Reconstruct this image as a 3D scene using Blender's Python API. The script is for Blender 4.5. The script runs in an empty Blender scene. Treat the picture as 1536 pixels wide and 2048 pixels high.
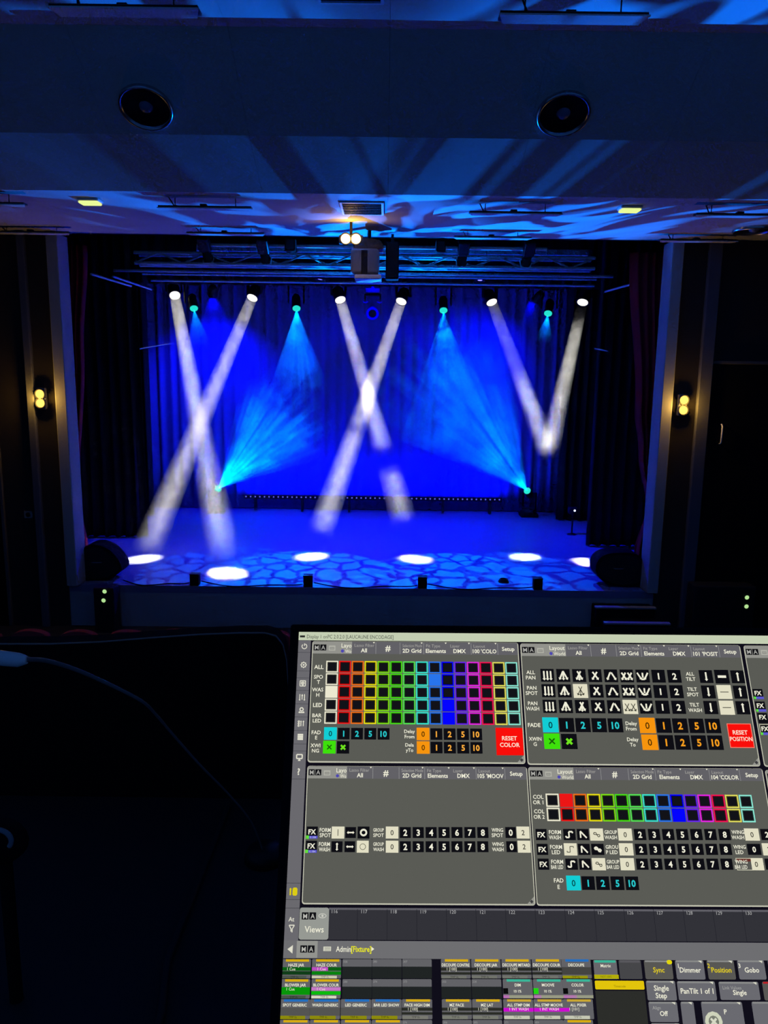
import bpy, math, random
from mathutils import Vector, Matrix
random.seed(7)
sc = bpy.context.scene
col = sc.collection
# ------------------------------------------------------------------ camera
F = 1538.0
CAM = Vector((0, 0, 4.4))
RM = Matrix.Rotation(math.radians(90 - 10.1), 3, 'X') @ Matrix.Rotation(0.0125, 3, 'Z')
cd = bpy.data.cameras.new('camera')
cd.sensor_fit = 'VERTICAL'; cd.sensor_height = 24.0; cd.sensor_width = 18.0
cd.lens = F * 24.0 / 2048.0
cd.clip_start = 0.02; cd.clip_end = 200
cam = bpy.data.objects.new('camera', cd); col.objects.link(cam)
cam.matrix_world = Matrix.Translation(CAM) @ RM.to_4x4()
sc.camera = cam
# ------------------------------------------------------------------ world, exposure
w = bpy.data.worlds.new('world'); sc.world = w; w.use_nodes = True
w.node_tree.nodes['Background'].inputs[0].default_value = (0.07, 0.27, 1.0, 1)
w.node_tree.nodes['Background'].inputs[1].default_value = 0.11
sc.view_settings.view_transform = 'Standard'
sc.view_settings.look = 'None'
sc.view_settings.exposure = 0.0
sc.view_settings.gamma = 1.0
sc.view_settings.use_curve_mapping = False
sc.cycles.volume_step_rate = 1.0
sc.cycles.volume_max_steps = 64
sc.cycles.max_bounces = 3
sc.cycles.diffuse_bounces = 1
sc.cycles.glossy_bounces = 1
sc.cycles.use_adaptive_sampling = True
sc.cycles.adaptive_threshold = 0.05
sc.cycles.adaptive_min_samples = 12
sc.cycles.volume_bounces = 0
sc.cycles.denoising_input_passes = 'RGB'
# light powers (W) tuned here
P_WHITE, P_GOBO, P_HOUSE, P_BLUE, P_AMBER = 27, 6000, 38000, 1900, 14
AZURE = (0.0, 0.17, 1.0)
BLUE = (0.0, 0.0, 1.0)

# ------------------------------------------------------------------ pixel to place
def ray(x, y): return RM @ Vector(((x - 768) / F, (1024 - y) / F, -1))
def atY(x, y, Y):
    d = ray(x, y); return CAM + d * (Y / d.y)
def atZ(x, y, Z):
    d = ray(x, y); return CAM + d * ((Z - CAM.z) / d.z)

# ------------------------------------------------------------------ materials
def lin(c):
    c = c / 255.0
    return c / 12.92 if c <= 0.04045 else ((c + 0.055) / 1.055) ** 2.4
def rgb(r, g, b): return (lin(r), lin(g), lin(b), 1)
MATS = {}
def mat(name, c, rough=0.6, metal=0.0, var=0.15, scale=12.0, bump=0.0, spec=0.3):
    if name in MATS: return MATS[name]
    m = bpy.data.materials.new(name); m.use_nodes = True
    nt = m.node_tree; b = nt.nodes['Principled BSDF']
    tc = nt.nodes.new('ShaderNodeTexCoord'); nz = nt.nodes.new('ShaderNodeTexNoise')
    nz.inputs['Scale'].default_value = scale; nz.inputs['Detail'].default_value = 3
    nt.links.new(tc.outputs['Object'], nz.inputs['Vector'])
    mx = nt.nodes.new('ShaderNodeMix'); mx.data_type = 'RGBA'
    mx.inputs[6].default_value = (c[0] * (1 - var), c[1] * (1 - var), c[2] * (1 - var), 1)
    mx.inputs[7].default_value = (min(1, c[0] * (1 + var)), min(1, c[1] * (1 + var)), min(1, c[2] * (1 + var)), 1)
    nt.links.new(nz.outputs['Fac'], mx.inputs[0]); nt.links.new(mx.outputs[2], b.inputs['Base Color'])
    b.inputs['Roughness'].default_value = rough; b.inputs['Metallic'].default_value = metal
    b.inputs['Specular IOR Level'].default_value = spec
    if bump:
        bp = nt.nodes.new('ShaderNodeBump'); bp.inputs['Strength'].default_value = bump
        nt.links.new(nz.outputs['Fac'], bp.inputs['Height']); nt.links.new(bp.outputs[0], b.inputs['Normal'])
    MATS[name] = m; return m
def emit(name, c, s):
    if name in MATS: return MATS[name]
    m = bpy.data.materials.new(name); m.use_nodes = True
    nt = m.node_tree; nt.nodes.remove(nt.nodes['Principled BSDF'])
    e = nt.nodes.new('ShaderNodeEmission'); e.inputs[0].default_value = (*c[:3], 1); e.inputs[1].default_value = s
    nt.links.new(e.outputs[0], nt.nodes['Material Output'].inputs['Surface'])
    m.cycles.emission_sampling = 'NONE'      # the lamp objects carry the light of these small lenses
    MATS[name] = m; return m

M_ceil = mat('ceiling_paint', (0.55, 0.55, 0.56), 0.9, var=0.06, scale=2)
M_wall = mat('dark_wall_paint', (0.035, 0.028, 0.026), 0.9, var=0.2, scale=3)
M_pale = mat('pale_plaster', (0.42, 0.42, 0.45), 0.85, var=0.12, scale=2)
M_apron = mat('stage_front_board', (0.46, 0.46, 0.48), 0.8, var=0.2, scale=1.5)
M_stage = mat('stage_floor_vinyl', (0.20, 0.22, 0.43), 0.45, var=0.12, scale=3, spec=0.35)  # blue of the wash light tinted into the floor colour
M_black = mat('black_metal', (0.012, 0.012, 0.014), 0.5)
M_blackm = mat('black_matt', (0.006, 0.006, 0.008), 0.8, spec=0.1)
M_alu = mat('brushed_aluminium', (0.9, 0.91, 0.93), 0.4, 0.1, var=0.1, scale=30)
M_drape = mat('blue_tinted_backdrop', (0.07, 0.09, 0.42), 0.95, var=0.15, scale=4)  # cloth tinted blue so white bounce also reads as blue wash
M_leg = mat('black_stage_velvet', (0.014, 0.013, 0.016), 0.95, var=0.2, scale=6)
M_red = mat('red_velvet', (0.5, 0.02, 0.04), 0.85, var=0.25, scale=6)
M_seat = mat('red_seat_plush', (0.60, 0.05, 0.055), 0.85, var=0.3, scale=20)
M_floor = mat('dark_carpet', (0.03, 0.03, 0.035), 0.95, var=0.3, scale=20)
M_white = mat('white_enamel', (0.75, 0.75, 0.78), 0.5, var=0.04)
M_grey = mat('grey_plastic', (0.28, 0.28, 0.30), 0.5)
M_desk = mat('dark_desk_laminate', (0.02, 0.02, 0.024), 0.6, var=0.3, scale=8)
M_step = mat('pale_step_edge', (0.30, 0.30, 0.32), 0.7)  # pale strip along the front of each tread
M_rim = mat('tan_rim', (0.42, 0.26, 0.22), 0.5)
M_goose = mat('gooseneck_rubber', (0.17, 0.165, 0.165), 0.45)
E_white = emit('white_lens_glow', (1.0, 0.97, 0.80), 1.5)
E_cyan = emit('cyan_lens_glow', (0.02, 0.75, 0.62), 1.0)
E_blue = emit('blue_lens_glow', (0.10, 0.10, 1.0), 4.0)
E_bluering = emit('blue_ring_glow', (0.0, 0.0, 1.0), 1.0)
E_amber = emit('amber_lamp_glow', (1.0, 0.55, 0.10), 2.0)
E_exit = emit('yellow_green_lamp_glow', (0.82, 0.95, 0.32), 1.0)
E_led = emit('green_indicator_glow', (0.45, 0.75, 0.30), 1.0)
E_bar = emit('led_strip_glow', (0.10, 0.10, 1.0), 1.0)

# ------------------------------------------------------------------ mesh builder
class MB:
    def __init__(s): s.v = []; s.f = []; s.sm = []
    def poly(s, pts, smooth=False):
        n = len(s.v); s.v += [Vector(p) for p in pts]; s.f.append(tuple(range(n, n + len(pts)))); s.sm.append(smooth)
    def faces(s, vs, fs, smooth=False):
        n = len(s.v); s.v += [Vector(p) for p in vs]
        for f in fs: s.f.append(tuple(n + i for i in f)); s.sm.append(smooth)
    def box(s, x0, x1, y0, y1, z0, z1, M=None):
        vs = [Vector((x, y, z)) for x in (x0, x1) for y in (y0, y1) for z in (z0, z1)]
        if M is not None: vs = [M @ p for p in vs]
        s.faces(vs, [(0, 1, 3, 2), (4, 6, 7, 5), (0, 4, 5, 1), (2, 3, 7, 6), (0, 2, 6, 4), (1, 5, 7, 3)])
        return s
    def bbox(s, x0, x1, y0, y1, z0, z1, b=0.01, M=None):      # box with chamfered edges
        xs, ys, zs = (x0, x1), (y0, y1), (z0, z1)
        P = {}
        vs = []
        for i in (0, 1):
            for j in (0, 1):
                for k in (0, 1):
                    x, y, z = xs[i], ys[j], zs[k]
                    dx, dy, dz = b * (1 - 2 * i), b * (1 - 2 * j), b * (1 - 2 * k)
                    for a, p in enumerate(((x, y + dy, z + dz), (x + dx, y, z + dz), (x + dx, y + dy, z))):
                        P[(i, j, k, a)] = len(vs); vs.append(Vector(p))
        fs = []
        for i in (0, 1): fs.append([P[(i, j, k, 0)] for j, k in ((0, 0), (0, 1), (1, 1), (1, 0))])
        for j in (0, 1): fs.append([P[(i, j, k, 1)] for i, k in ((0, 0), (1, 0), (1, 1), (0, 1))])
        for k in (0, 1): fs.append([P[(i, j, k, 2)] for i, j in ((0, 0), (0, 1), (1, 1), (1, 0))])
        for i in (0, 1):
            for j in (0, 1): fs.append([P[(i, j, 0, 0)], P[(i, j, 1, 0)], P[(i, j, 1, 1)], P[(i, j, 0, 1)]])
            for k in (0, 1): fs.append([P[(i, 0, k, 0)], P[(i, 1, k, 0)], P[(i, 1, k, 2)], P[(i, 0, k, 2)]])
        for j in (0, 1):
            for k in (0, 1): fs.append([P[(0, j, k, 1)], P[(1, j, k, 1)], P[(1, j, k, 2)], P[(0, j, k, 2)]])
        for i in (0, 1):
            for j in (0, 1):
                for k in (0, 1): fs.append([P[(i, j, k, a)] for a in range(3)])
        if M is not None: vs = [M @ p for p in vs]
        s.faces(vs, fs); return s
    def tube(s, pts, r, n=8, cap=True):
        pts = [Vector(p) for p in pts]; m = len(pts)
        rs = r if isinstance(r, (list, tuple)) else [r] * m
        vs = []; up = None
        for i, p in enumerate(pts):
            d = (pts[min(i + 1, m - 1)] - pts[max(i - 1, 0)]).normalized()
            if up is None:
                up = Vector((0, 0, 1)) if abs(d.z) < 0.9 else Vector((1, 0, 0))
            a = d.cross(up).normalized(); b = a.cross(d).normalized(); up = b
            for k in range(n):
                t = 2 * math.pi * k / n
                vs.append(p + (a * math.cos(t) + b * math.sin(t)) * rs[i])
        fs = [(i * n + k, i * n + (k + 1) % n, (i + 1) * n + (k + 1) % n, (i + 1) * n + k) for i in range(m - 1) for k in range(n)]
        s.faces(vs, fs, True)
        if cap:
            s.faces(vs[:n], [tuple(range(n))]); s.faces(vs[-n:], [tuple(range(n))[::-1]])
        return s
    def lathe(s, prof, M=None, n=24):      # prof: (r, z) about local z
        vs = []
        for r, z in prof:
            for k in range(n):
                t = 2 * math.pi * k / n; vs.append(Vector((r * math.cos(t), r * math.sin(t), z)))
        if M is not None: vs = [M @ p for p in vs]
        s.faces(vs, [(i * n + k, i * n + (k + 1) % n, (i + 1) * n + (k + 1) % n, (i + 1) * n + k) for i in range(len(prof) - 1) for k in range(n)], True)
        return s
    def prism(s, pts, d):
        d = Vector(d); a = [Vector(p) for p in pts]; n = len(a)
        b = [p + d for p in a]
        s.faces(a + b, [tuple(range(n)), tuple(range(2 * n - 1, n - 1, -1))] + [(i, (i + 1) % n, n + (i + 1) % n, n + i) for i in range(n)])
        return s
    def build(s, name, m, parent=None, smooth=None):
        me = bpy.data.meshes.new(name)
        off = parent.matrix_world.inverted() if False else None
        base = world_loc(parent) if parent else Vector()
        me.from_pydata([tuple(p - base) for p in s.v], [], s.f)
        me.polygons.foreach_set('use_smooth', s.sm if smooth is None else [smooth] * len(s.f))
        import bmesh
        bm = bmesh.new(); bm.from_mesh(me); bmesh.ops.recalc_face_normals(bm, faces=bm.faces); bm.to_mesh(me); bm.free()
        me.materials.append(m)
        o = bpy.data.objects.new(name, me); col.objects.link(o)
        if parent: o.parent = parent
        return o
def world_loc(o):
    v = Vector()
    while o: v += o.location; o = o.parent
    return v
def tag(o, label, cat, group=None):
    o['label'] = label; o['category'] = cat
    if group: o['group'] = group
    return o
def empty(name, loc, label, cat, group=None):
    o = bpy.data.objects.new(name, None); col.objects.link(o); o.location = loc; o.empty_display_size = 0.1
    return tag(o, label, cat, group)
def struct(o, label=None):
    o['kind'] = 'structure'
    if label: o['label'] = label
    return o
def stuff(o): o['kind'] = 'stuff'; return o
def part(parent, name, m, fn):
    mb = MB(); fn(mb); return mb.build(name, m, parent)
def frameM(p, d, up=Vector((0, 0, 1))):
    """matrix with local z along d, at p"""
    z = Vector(d).normalized(); x = up.cross(z)
    if x.length < 1e-4: x = Vector((1, 0, 0))
    x.normalize(); y = z.cross(x)
    M = Matrix((x, y, z)).transposed().to_4x4(); M.translation = p
    return M

# ------------------------------------------------------------------ lights
def spot(name, p, d, power, c, angle, parent=None, blend=0.15, radius=0.05, gobo=None):
    l = bpy.data.lights.new(name, 'SPOT'); l.energy = power; l.color = c; l.spot_size = angle; l.spot_blend = blend; l.shadow_soft_size = radius
    o = bpy.data.objects.new(name, l); col.objects.link(o)
    M = frameM(p, -Vector(d))
    if parent: M.translation = M.translation - world_loc(parent); o.parent = parent
    o.matrix_local = M
    if gobo:
        l.use_nodes = True; nt = l.node_tree; em = nt.nodes['Emission']
        tc = nt.nodes.new('ShaderNodeTexCoord'); sep = nt.nodes.new('ShaderNodeSeparateXYZ'); nt.links.new(tc.outputs['Normal'], sep.inputs[0])
        dx = nt.nodes.new('ShaderNodeMath'); dx.operation = 'DIVIDE'; nt.links.new(sep.outputs[0], dx.inputs[0]); nt.links.new(sep.outputs[2], dx.inputs[1])
        dy = nt.nodes.new('ShaderNodeMath'); dy.operation = 'DIVIDE'; nt.links.new(sep.outputs[1], dy.inputs[0]); nt.links.new(sep.outputs[2], dy.inputs[1])
        cb = nt.nodes.new('ShaderNodeCombineXYZ'); nt.links.new(dx.outputs[0], cb.inputs[0]); nt.links.new(dy.outputs[0], cb.inputs[1])
        cb.inputs[2].default_value = gobo.get('seed', 0)
        nz = nt.nodes.new('ShaderNodeTexNoise'); nz.inputs['Scale'].default_value = gobo['wscale']; nz.inputs['Detail'].default_value = 2
        nt.links.new(cb.outputs[0], nz.inputs['Vector'])
        wm = nt.nodes.new('ShaderNodeVectorMath'); wm.operation = 'MULTIPLY_ADD'
        nt.links.new(nz.outputs['Color'], wm.inputs[0]); k = gobo['warp']; wm.inputs[1].default_value = (k, k, 0); nt.links.new(cb.outputs[0], wm.inputs[2])
        rp = nt.nodes.new('ShaderNodeValToRGB')
        if gobo['kind'] == 'cracks':
            vo = nt.nodes.new('ShaderNodeTexVoronoi'); vo.feature = 'DISTANCE_TO_EDGE'; vo.inputs['Scale'].default_value = gobo['scale']
            nt.links.new(wm.outputs[0], vo.inputs['Vector']); nt.links.new(vo.outputs['Distance'], rp.inputs[0])
        else:
            n2 = nt.nodes.new('ShaderNodeTexNoise'); n2.inputs['Scale'].default_value = gobo['scale']; n2.inputs['Detail'].default_value = 1
            nt.links.new(wm.outputs[0], n2.inputs['Vector']); nt.links.new(n2.outputs['Fac'], rp.inputs[0])
        rp.color_ramp.elements[0].position = gobo['lo']; rp.color_ramp.elements[0].color = (gobo.get('dark', 0.05),) * 3 + (1,)
        rp.color_ramp.elements[1].position = gobo['hi']
        nt.links.new(rp.outputs['Color'], em.inputs['Strength'])
    return o
def disk(name, p, d, power, c, size, spread, parent=None):
    l = bpy.data.lights.new(name, 'AREA'); l.shape = 'DISK'; l.size = size; l.energy = power; l.color = c; l.spread = spread
    o = bpy.data.objects.new(name, l); col.objects.link(o)
    M = frameM(p, -Vector(d))
    if parent: M.translation = M.translation - world_loc(parent); o.parent = parent
    o.matrix_local = M
    return o
def point(name, p, power, c, r, parent=None):
    l = bpy.data.lights.new(name, 'POINT'); l.energy = power; l.color = c; l.shadow_soft_size = r
    o = bpy.data.objects.new(name, l); col.objects.link(o); o.location = Vector(p) - (world_loc(parent) if parent else Vector())
    if parent: o.parent = parent
    return o

# ================================================================== STRUCTURE
YP = 12.5          # proscenium line
ZS = 0.87          # stage floor level
ZC = 6.52          # ceiling near the stage
CX = -0.42         # stage centre
struct(part(None, 'floor', M_floor, lambda b: b.box(-9, 9, 3.2, YP, 0.05, 0.16)), 'dark auditorium floor in front of the stage')
struct(part(None, 'stage_floor', M_stage, lambda b: b.box(-8.5, 8.0, YP, 20.6, ZS - 0.12, ZS)), 'stage floor tinted blue for the blue wash light')
struct(part(None, 'wall_stage_front', M_apron, lambda b: b.box(-6.2, 4.7, YP + 0.002, YP + 0.12, 0.16, ZS - 0.122)), 'dark front board of the stage')
struct(part(None, 'wall_back', M_wall, lambda b: b.box(-9, 9, 20.6, 20.8, 0, 8.6)))
struct(part(None, 'wall_left', M_wall, lambda b: b.box(-9.2, -9.0, 3.2, 20.6, 0, 8.6)))
struct(part(None, 'wall_right', M_wall, lambda b: b.box(9.0, 9.2, 3.2, 20.6, 0, 8.6)))
struct(part(None, 'wall_proscenium_left', M_wall, lambda b: b.box(-9, -5.28, YP - 0.05, YP + 0.25, 0.16, ZC - 0.001)), 'dark wall left of the stage opening')
struct(part(None, 'wall_proscenium_right', M_wall, lambda b: b.box(4.55, 9, YP - 0.05, YP + 0.25, 0.16, ZC - 0.001)), 'dark wall right of the stage opening')
struct(part(None, 'trim_1', M_pale, lambda b: b.bbox(-5.27, -5.09, YP - 0.12, YP + 0.30, ZS, ZC - 0.02, 0.012)), 'pale strip framing the left side of the stage opening')
struct(part(None, 'trim_2', M_pale, lambda b: b.bbox(4.40, 4.58, YP - 0.12, YP + 0.30, ZS, ZC - 0.02, 0.012)), 'pale strip framing the right side of the stage opening')
struct(part(None, 'trim_3', mat('dull_plaster', (0.12, 0.12, 0.14), 0.85), lambda b: b.bbox(4.97, 5.17, YP - 0.14, YP - 0.05, 0.16, ZC - 0.03, 0.012)), 'dull upright strip beside the right amber lamp')
struct(part(None, 'trim_4', MATS['dull_plaster'], lambda b: b.bbox(-5.72, -5.60, YP - 0.14, YP - 0.05, 0.16, ZC - 0.03, 0.012)), 'dull upright strip beside the left amber lamp')
# stage house roof
struct(part(None, 'ceiling_stage', M_wall, lambda b: b.box(-9, 9, YP + 0.25, 20.6, 8.6, 8.75)))
struct(part(None, 'wall_above_stage', M_blackm, lambda b: b.box(-9, 9, YP + 0.05, YP + 0.25, ZC + 0.02, 8.6)))
# folded ceiling: profile (y, z)
y1 = (7.60 - 4.4)
def z_at(py, Y): return atY(768, py, Y).z
ZN = 7.55         # upper ceiling over the desk
prof = [(3.2, ZN), (6.72, ZN)]
# corner where the near ceiling folds down
Yc = atZ(768, 57, ZN).y; prof[1] = (Yc, ZN)
d2 = ray(768, 274); s2 = d2.z / d2.y
Yd = (ZN + 0.60 * Yc - 4.4) / (s2 + 0.60); Zd = 4.4 + s2 * Yd
Ye = atZ(768, 389, ZC).y
prof += [(Yd, Zd), (Ye, ZC), (YP + 0.05, ZC)]
cb = MB()
for (ya, za), (yb, zb) in zip(prof[:-1], prof[1:]):
    cb.faces([(-9, ya, za + .03), (9, ya, za + .03), (9, yb, zb + .03), (-9, yb, zb + .03), (-9, ya, za + .2), (9, ya, za + .2), (9, yb, zb + .2), (-9, yb, zb + .2)],
             [(0, 1, 2, 3), (4, 7, 6, 5), (0, 3, 7, 4), (1, 5, 6, 2), (0, 4, 5, 1), (3, 2, 6, 7)])
ceil = struct(cb.build('ceiling', M_ceil), 'pale ceiling folded down in steps towards the stage')
PW = 1.5
for (ya, za), (yb, zb) in zip(prof[:-1], prof[1:]):
    t = Vector((0, yb - ya, zb - za)); L = t.length; t.normalize(); n = Vector((0, t.z, -t.y))   # points down
    mb = MB(); mb.box(0.0012, PW - 0.0012, 0.0012, L - 0.0012, 0, 0.028)
    proto = None
    M3 = Matrix((Vector((1, 0, 0)), t, -n)).transposed().to_4x4()
    x = -9.0
    while x < 8.9:
        if proto is None:
            o = mb.build('ceiling_panel', M_ceil); proto = o
        else:
            o = proto.copy(); col.objects.link(o)
        M = M3.copy(); M.translation = Vector((x, ya, za))
        o.parent = ceil; o.matrix_local = M
        x += PW

# ------------------------------------------------------------------ drapes
def drape(name, xin, xout, Y, z0, z1, m, label, folds=9, amp=0.07, rows=24, cat='curtain', kind=None):
    """xin, xout: functions of z giving the two edges; a pleated cloth 12 mm thick"""
    fx = xin if callable(xin) else (lambda z: xin); fo = xout if callable(xout) else (lambda z: xout)
    nx = folds * 8; vs = []; ph = random.random() * 6
    def pt(i, j, side):
        s = i / nx; z = z0 + (z1 - z0) * j / rows
        a = fx(z); b = fo(z)
        y = Y + amp * math.sin(2 * math.pi * folds * s + ph + 0.5 * math.sin(5 * s + 1.3 * z * .3)) + 0.35 * amp * math.sin(2 * math.pi * folds * s * 1.7 + 2) + side * 0.006
        return Vector((a + (b - a) * s, y, z))
    for side in (-1, 1):
        for j in range(rows + 1):
            for i in range(nx + 1): vs.append(pt(i, j, side))
    W = nx + 1; N = W * (rows + 1); fs = []
    for j in range(rows):
        for i in range(nx):
            a = j * W + i
            fs.append((a, a + 1, a + W + 1, a + W)); fs.append((N + a, N + a + W, N + a + W + 1, N + a + 1))
    for i in range(nx):
        fs.append((i, N + i, N + i + 1, i + 1)); a = rows * W + i; fs.append((a, a + 1, N + a + 1, N + a))
    for j in range(rows):
        a = j * W; fs.append((a, a + W, N + a + W, N + a)); a += nx; fs.append((a, N + a, N + a + W, a + W))
    mb = MB(); mb.faces(vs, fs, True); o = mb.build(name, m)
    return tag(o, label, cat)
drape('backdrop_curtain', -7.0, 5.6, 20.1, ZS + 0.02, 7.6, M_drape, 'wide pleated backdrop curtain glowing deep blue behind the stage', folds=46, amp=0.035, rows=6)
drape('side_curtain', -7.9, -5.75, 18.9, ZS + 0.02, 7.5, M_leg, 'black side leg curtain at the upstage left, partly hidden', folds=10, rows=8)
drape('side_curtain', -7.4, lambda z: -5.10, 16.3, ZS + 0.02, 7.5, M_leg, 'black side leg curtain left of the white beams, its foot lit violet', folds=10, rows=8)
drape('side_curtain', 4.30, 6.9, 18.9, ZS + 0.02, 7.5, M_leg, 'black side leg curtain edging the blue backdrop on the right', folds=12, rows=8)
drape('side_curtain', 4.30, 6.9, 16.0, ZS + 0.02, 7.5, M_leg, 'black side leg curtain behind the red one on the right', folds=12, rows=8)
def edge(pts, Y):
    P = sorted([(atY(x, y, Y).z, atY(x, y, Y).x) for x, y in pts])
    def f(z):
        if z <= P[0][0]: return P[0][1]
        for (a, xa), (b, xb) in zip(P[:-1], P[1:]):
            if z <= b:
                t = (z - a) / (b - a); t = t * t * (3 - 2 * t); return xa + (xb - xa) * t
        return P[-1][1]
    return f
drape('tied_curtain', edge([(172, 500), (166, 700), (158, 1000), (178, 1120)], 13.3), edge([(118, 500), (122, 700), (138, 1000), (140, 1120)], 13.3), 13.3, ZS + 0.02, 6.45, M_red,
      'red velvet stage curtain gathered behind the left pale strip', folds=5, amp=0.06, rows=40)
drape('tied_curtain', edge([(1262, 500), (1272, 820), (1279, 900), (1294, 1020), (1270, 1105)], 13.3), edge([(1350, 500), (1330, 850), (1306, 1020), (1318, 1105)], 13.3), 13.3, ZS + 0.02, 6.45, M_red,
      'red velvet stage curtain pinched by a tieback on the right', folds=5, amp=0.06, rows=40)
drape('border_curtain', -6.6, 5.6, 17.3, atY(745, 573, 17.3).z, 7.7, M_leg, 'black border cloth hanging above the backdrop behind the truss', folds=40, amp=0.04, rows=2)

# ================================================================== TRUSS AND PIPES
def truss(name, Y, ztop, zbot, x0, x1, label):
    t = empty(name, (0.5 * (x0 + x1), Y, zbot), label, 'truss')
    dy = 0.15
    for z in (ztop, zbot):
        for s in (-1, 1):
            part(t, 'chord', M_alu, lambda b: b.tube([(x0, Y + s * dy, z), (x1, Y + s * dy, z)], 0.03, 8))
    n = int((x1 - x0) / 0.42)
    L = (x1 - x0) / n
    for i in range(n):
        xa = x0 + i * L
        a, c = ((zbot, ztop) if i % 2 == 0 else (ztop, zbot))
        part(t, 'diagonal', M_alu, lambda b: b.tube([(xa, Y - dy, a), (xa + L, Y - dy, c)], 0.018, 6))
        part(t, 'diagonal', M_alu, lambda b: b.tube([(xa, Y - dy, zbot), (xa + L, Y + dy, zbot)], 0.016, 6))
    for x in (x0, x1, CX - 2.2, CX + 2.2):
        part(t, 'hanging_cable', M_black, lambda b: b.tube([(x, Y, ztop), (x, Y, 8.6)], 0.006, 5))
    return t
truss('lighting_truss', 14.4, atY(745, 513, 14.4).z, atY(745, 534, 14.4).z, -4.5, 3.7, 'aluminium lattice truss with lit diagonals above the stage')
def pipe(py, Y, x0, x1, r, label, flat=False):
    z = atY(745, py, Y).z
    t = empty('batten_pipe', (0.5 * (x0 + x1), Y, z), label, 'pipe')
    part(t, 'pipe', M_alu, (lambda b: b.bbox(x0, x1, Y - r, Y + r, z - r, z + r, 0.006)) if flat else (lambda b: b.tube([(x0, Y, z), (x1, Y, z)], r, 10)))
    for x in (x0 + .3, 0.5 * (x0 + x1), x1 - .3):
        part(t, 'hanging_cable', M_black, lambda b: b.tube([(x, Y, z + r), (x, Y, 8.6)], 0.006, 5))
    return t
pipe(494, 13.1, -3.1, 2.6, 0.028, 'uppermost horizontal pipe just under the ceiling edge')
pipe(501, 15.6, -3.7, 3.9, 0.055, 'broad bar standing in for a blue-lit border strip behind the topmost pipe', True)  # flat bar put in for the blue-lit strip of border cloth
pipe(547, 15.2, -5.2, 4.3, 0.028, 'horizontal pipe just below the lattice truss')
pipe(553, 16.0, -4.9, 4.2, 0.024, 'thin second pipe below the lattice truss')
pipe(566, 16.9, -5.0, 4.4, 0.026, 'lowest horizontal pipe above the row of white spotlights')
pipe(560, 18.0, -5.3, 4.8, 0.03, 'rear pipe carrying the row of moving heads')

# ================================================================== MOVING HEADS
def moving_head(lens, d, lensmat, label, floor=False, r=0.12, length=0.34, ztop=None, group=None, k=1.0):
    lens = Vector(lens); d = Vector(d).normalized()
    hc = lens - d * length * 0.55
    up = 1 if floor else -1
    base_z = hc.z - up * 0.40 * k
    t = empty('moving_head_light', (hc.x, hc.y, base_z - (0.0 if floor else -0.0)), label, 'stage light', group)
    ax = Vector((d.y, -d.x, 0))
    if ax.length < 1e-3: ax = Vector((1, 0, 0))
    ax.normalize(); fw = Vector((-ax.y, ax.x, 0))
    M = Matrix((ax, fw, Vector((0, 0, 1)))).transposed().to_4x4()
    Mb = M.copy(); Mb.translation = Vector((hc.x, hc.y, base_z))
    h = 0.10 * k
    part(t, 'base', M_black, lambda b: b.bbox(-0.17 * k, 0.17 * k, -0.14 * k, 0.14 * k, (-h if floor else 0), (0 if floor else h), 0.015, Mb))
    def yoke(b):
        s = up
        za, zb = sorted((0.0, s * 0.05 * k)); b.bbox(-0.19 * k, 0.19 * k, -0.05 * k, 0.05 * k, za, zb, 0.01, Mb)
        for sx in (-1, 1):
            za, zb = sorted((s * 0.02, s * 0.45 * k)); xa, xb = sorted((sx * 0.155 * k, sx * 0.19 * k))
            b.bbox(xa, xb, -0.05 * k, 0.05 * k, za, zb, 0.01, Mb)
    part(t, 'yoke', M_black, yoke)
    Mh = frameM(hc, d)
    f = length * 0.55 - 0.012
    head = part(t, 'head', M_black, lambda b: b.lathe([(0.0, -length * .45), (r * .7, -length * .45), (r * .95, -length * .3), (r * 1.0, 0), (r * 0.92, f * .4), (r * 1.08, f * .8), (r * 1.08, f), (r * .95, f), (r * .95, f - .02), (0, f - .02)], Mh, 20))
    Ml = frameM(lens - d * 0.012, d)
    part(t, 'lens', lensmat, lambda b: b.lathe([(0, 0.012), (r * .5, 0.009), (r * .88, 0.0), (r * .88, -0.01), (0, -0.01)], Ml, 20))
    if not floor:
        zt = ztop if ztop else base_z + 0.3
        part(t, 'clamp', M_black, lambda b: b.bbox(hc.x - .03, hc.x + .03, hc.y - .03, hc.y + .03, base_z + h, zt, 0.005))
    else:
        part(t, 'plinth', M_blackm, lambda b: b.bbox(hc.x - .22, hc.x + .22, hc.y - .2, hc.y + .2, ZS, base_z - h, 0.01))
    return t
YL = 18.0
zpipe = atY(745, 560, YL).z
white = [((350, 592), (455, 1146)), ((504, 597), (286, 1118)), ((681, 601), (830, 1118)), ((802, 604), (623, 1113)), ((984, 606), (1180, 1125)), ((1165, 606), (1049, 1114))]
wl = ['white-beam moving head above the tallest white beam, leftmost of the row', 'white-beam moving head second from left, beam crossing to the far left pool',
      'white-beam moving head on the left leg of the central X of beams', 'white-beam moving head on the right leg of the central X of beams',
      'white-beam moving head whose beam starts faint, left of the V of beams', 'white-beam moving head rightmost of the row, before black curtain']
BEAMS = []
for (a, g), lb in zip(white, wl):
    L = atY(*a, YL); T = atZ(*g, ZS)
    d = (T - L).normalized()
    t = moving_head(L, d, E_white, lb, r=0.135, ztop=zpipe + .02, group='white-beam moving heads on the rear pipe')
    disk('beam_lamp', L + d * 0.01, d, P_WHITE, (1.0, 0.96, 0.86), 0.27, math.radians(4.6), t)
    BEAMS.append((L, d, (T - L).length))
spots = [((388, 618), (470, 1140), .25), ((593, 618), (610, 1150), 1.0), ((887, 622), (905, 1155), 1.0), ((1096, 628), (1010, 1150), .25)]
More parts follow.
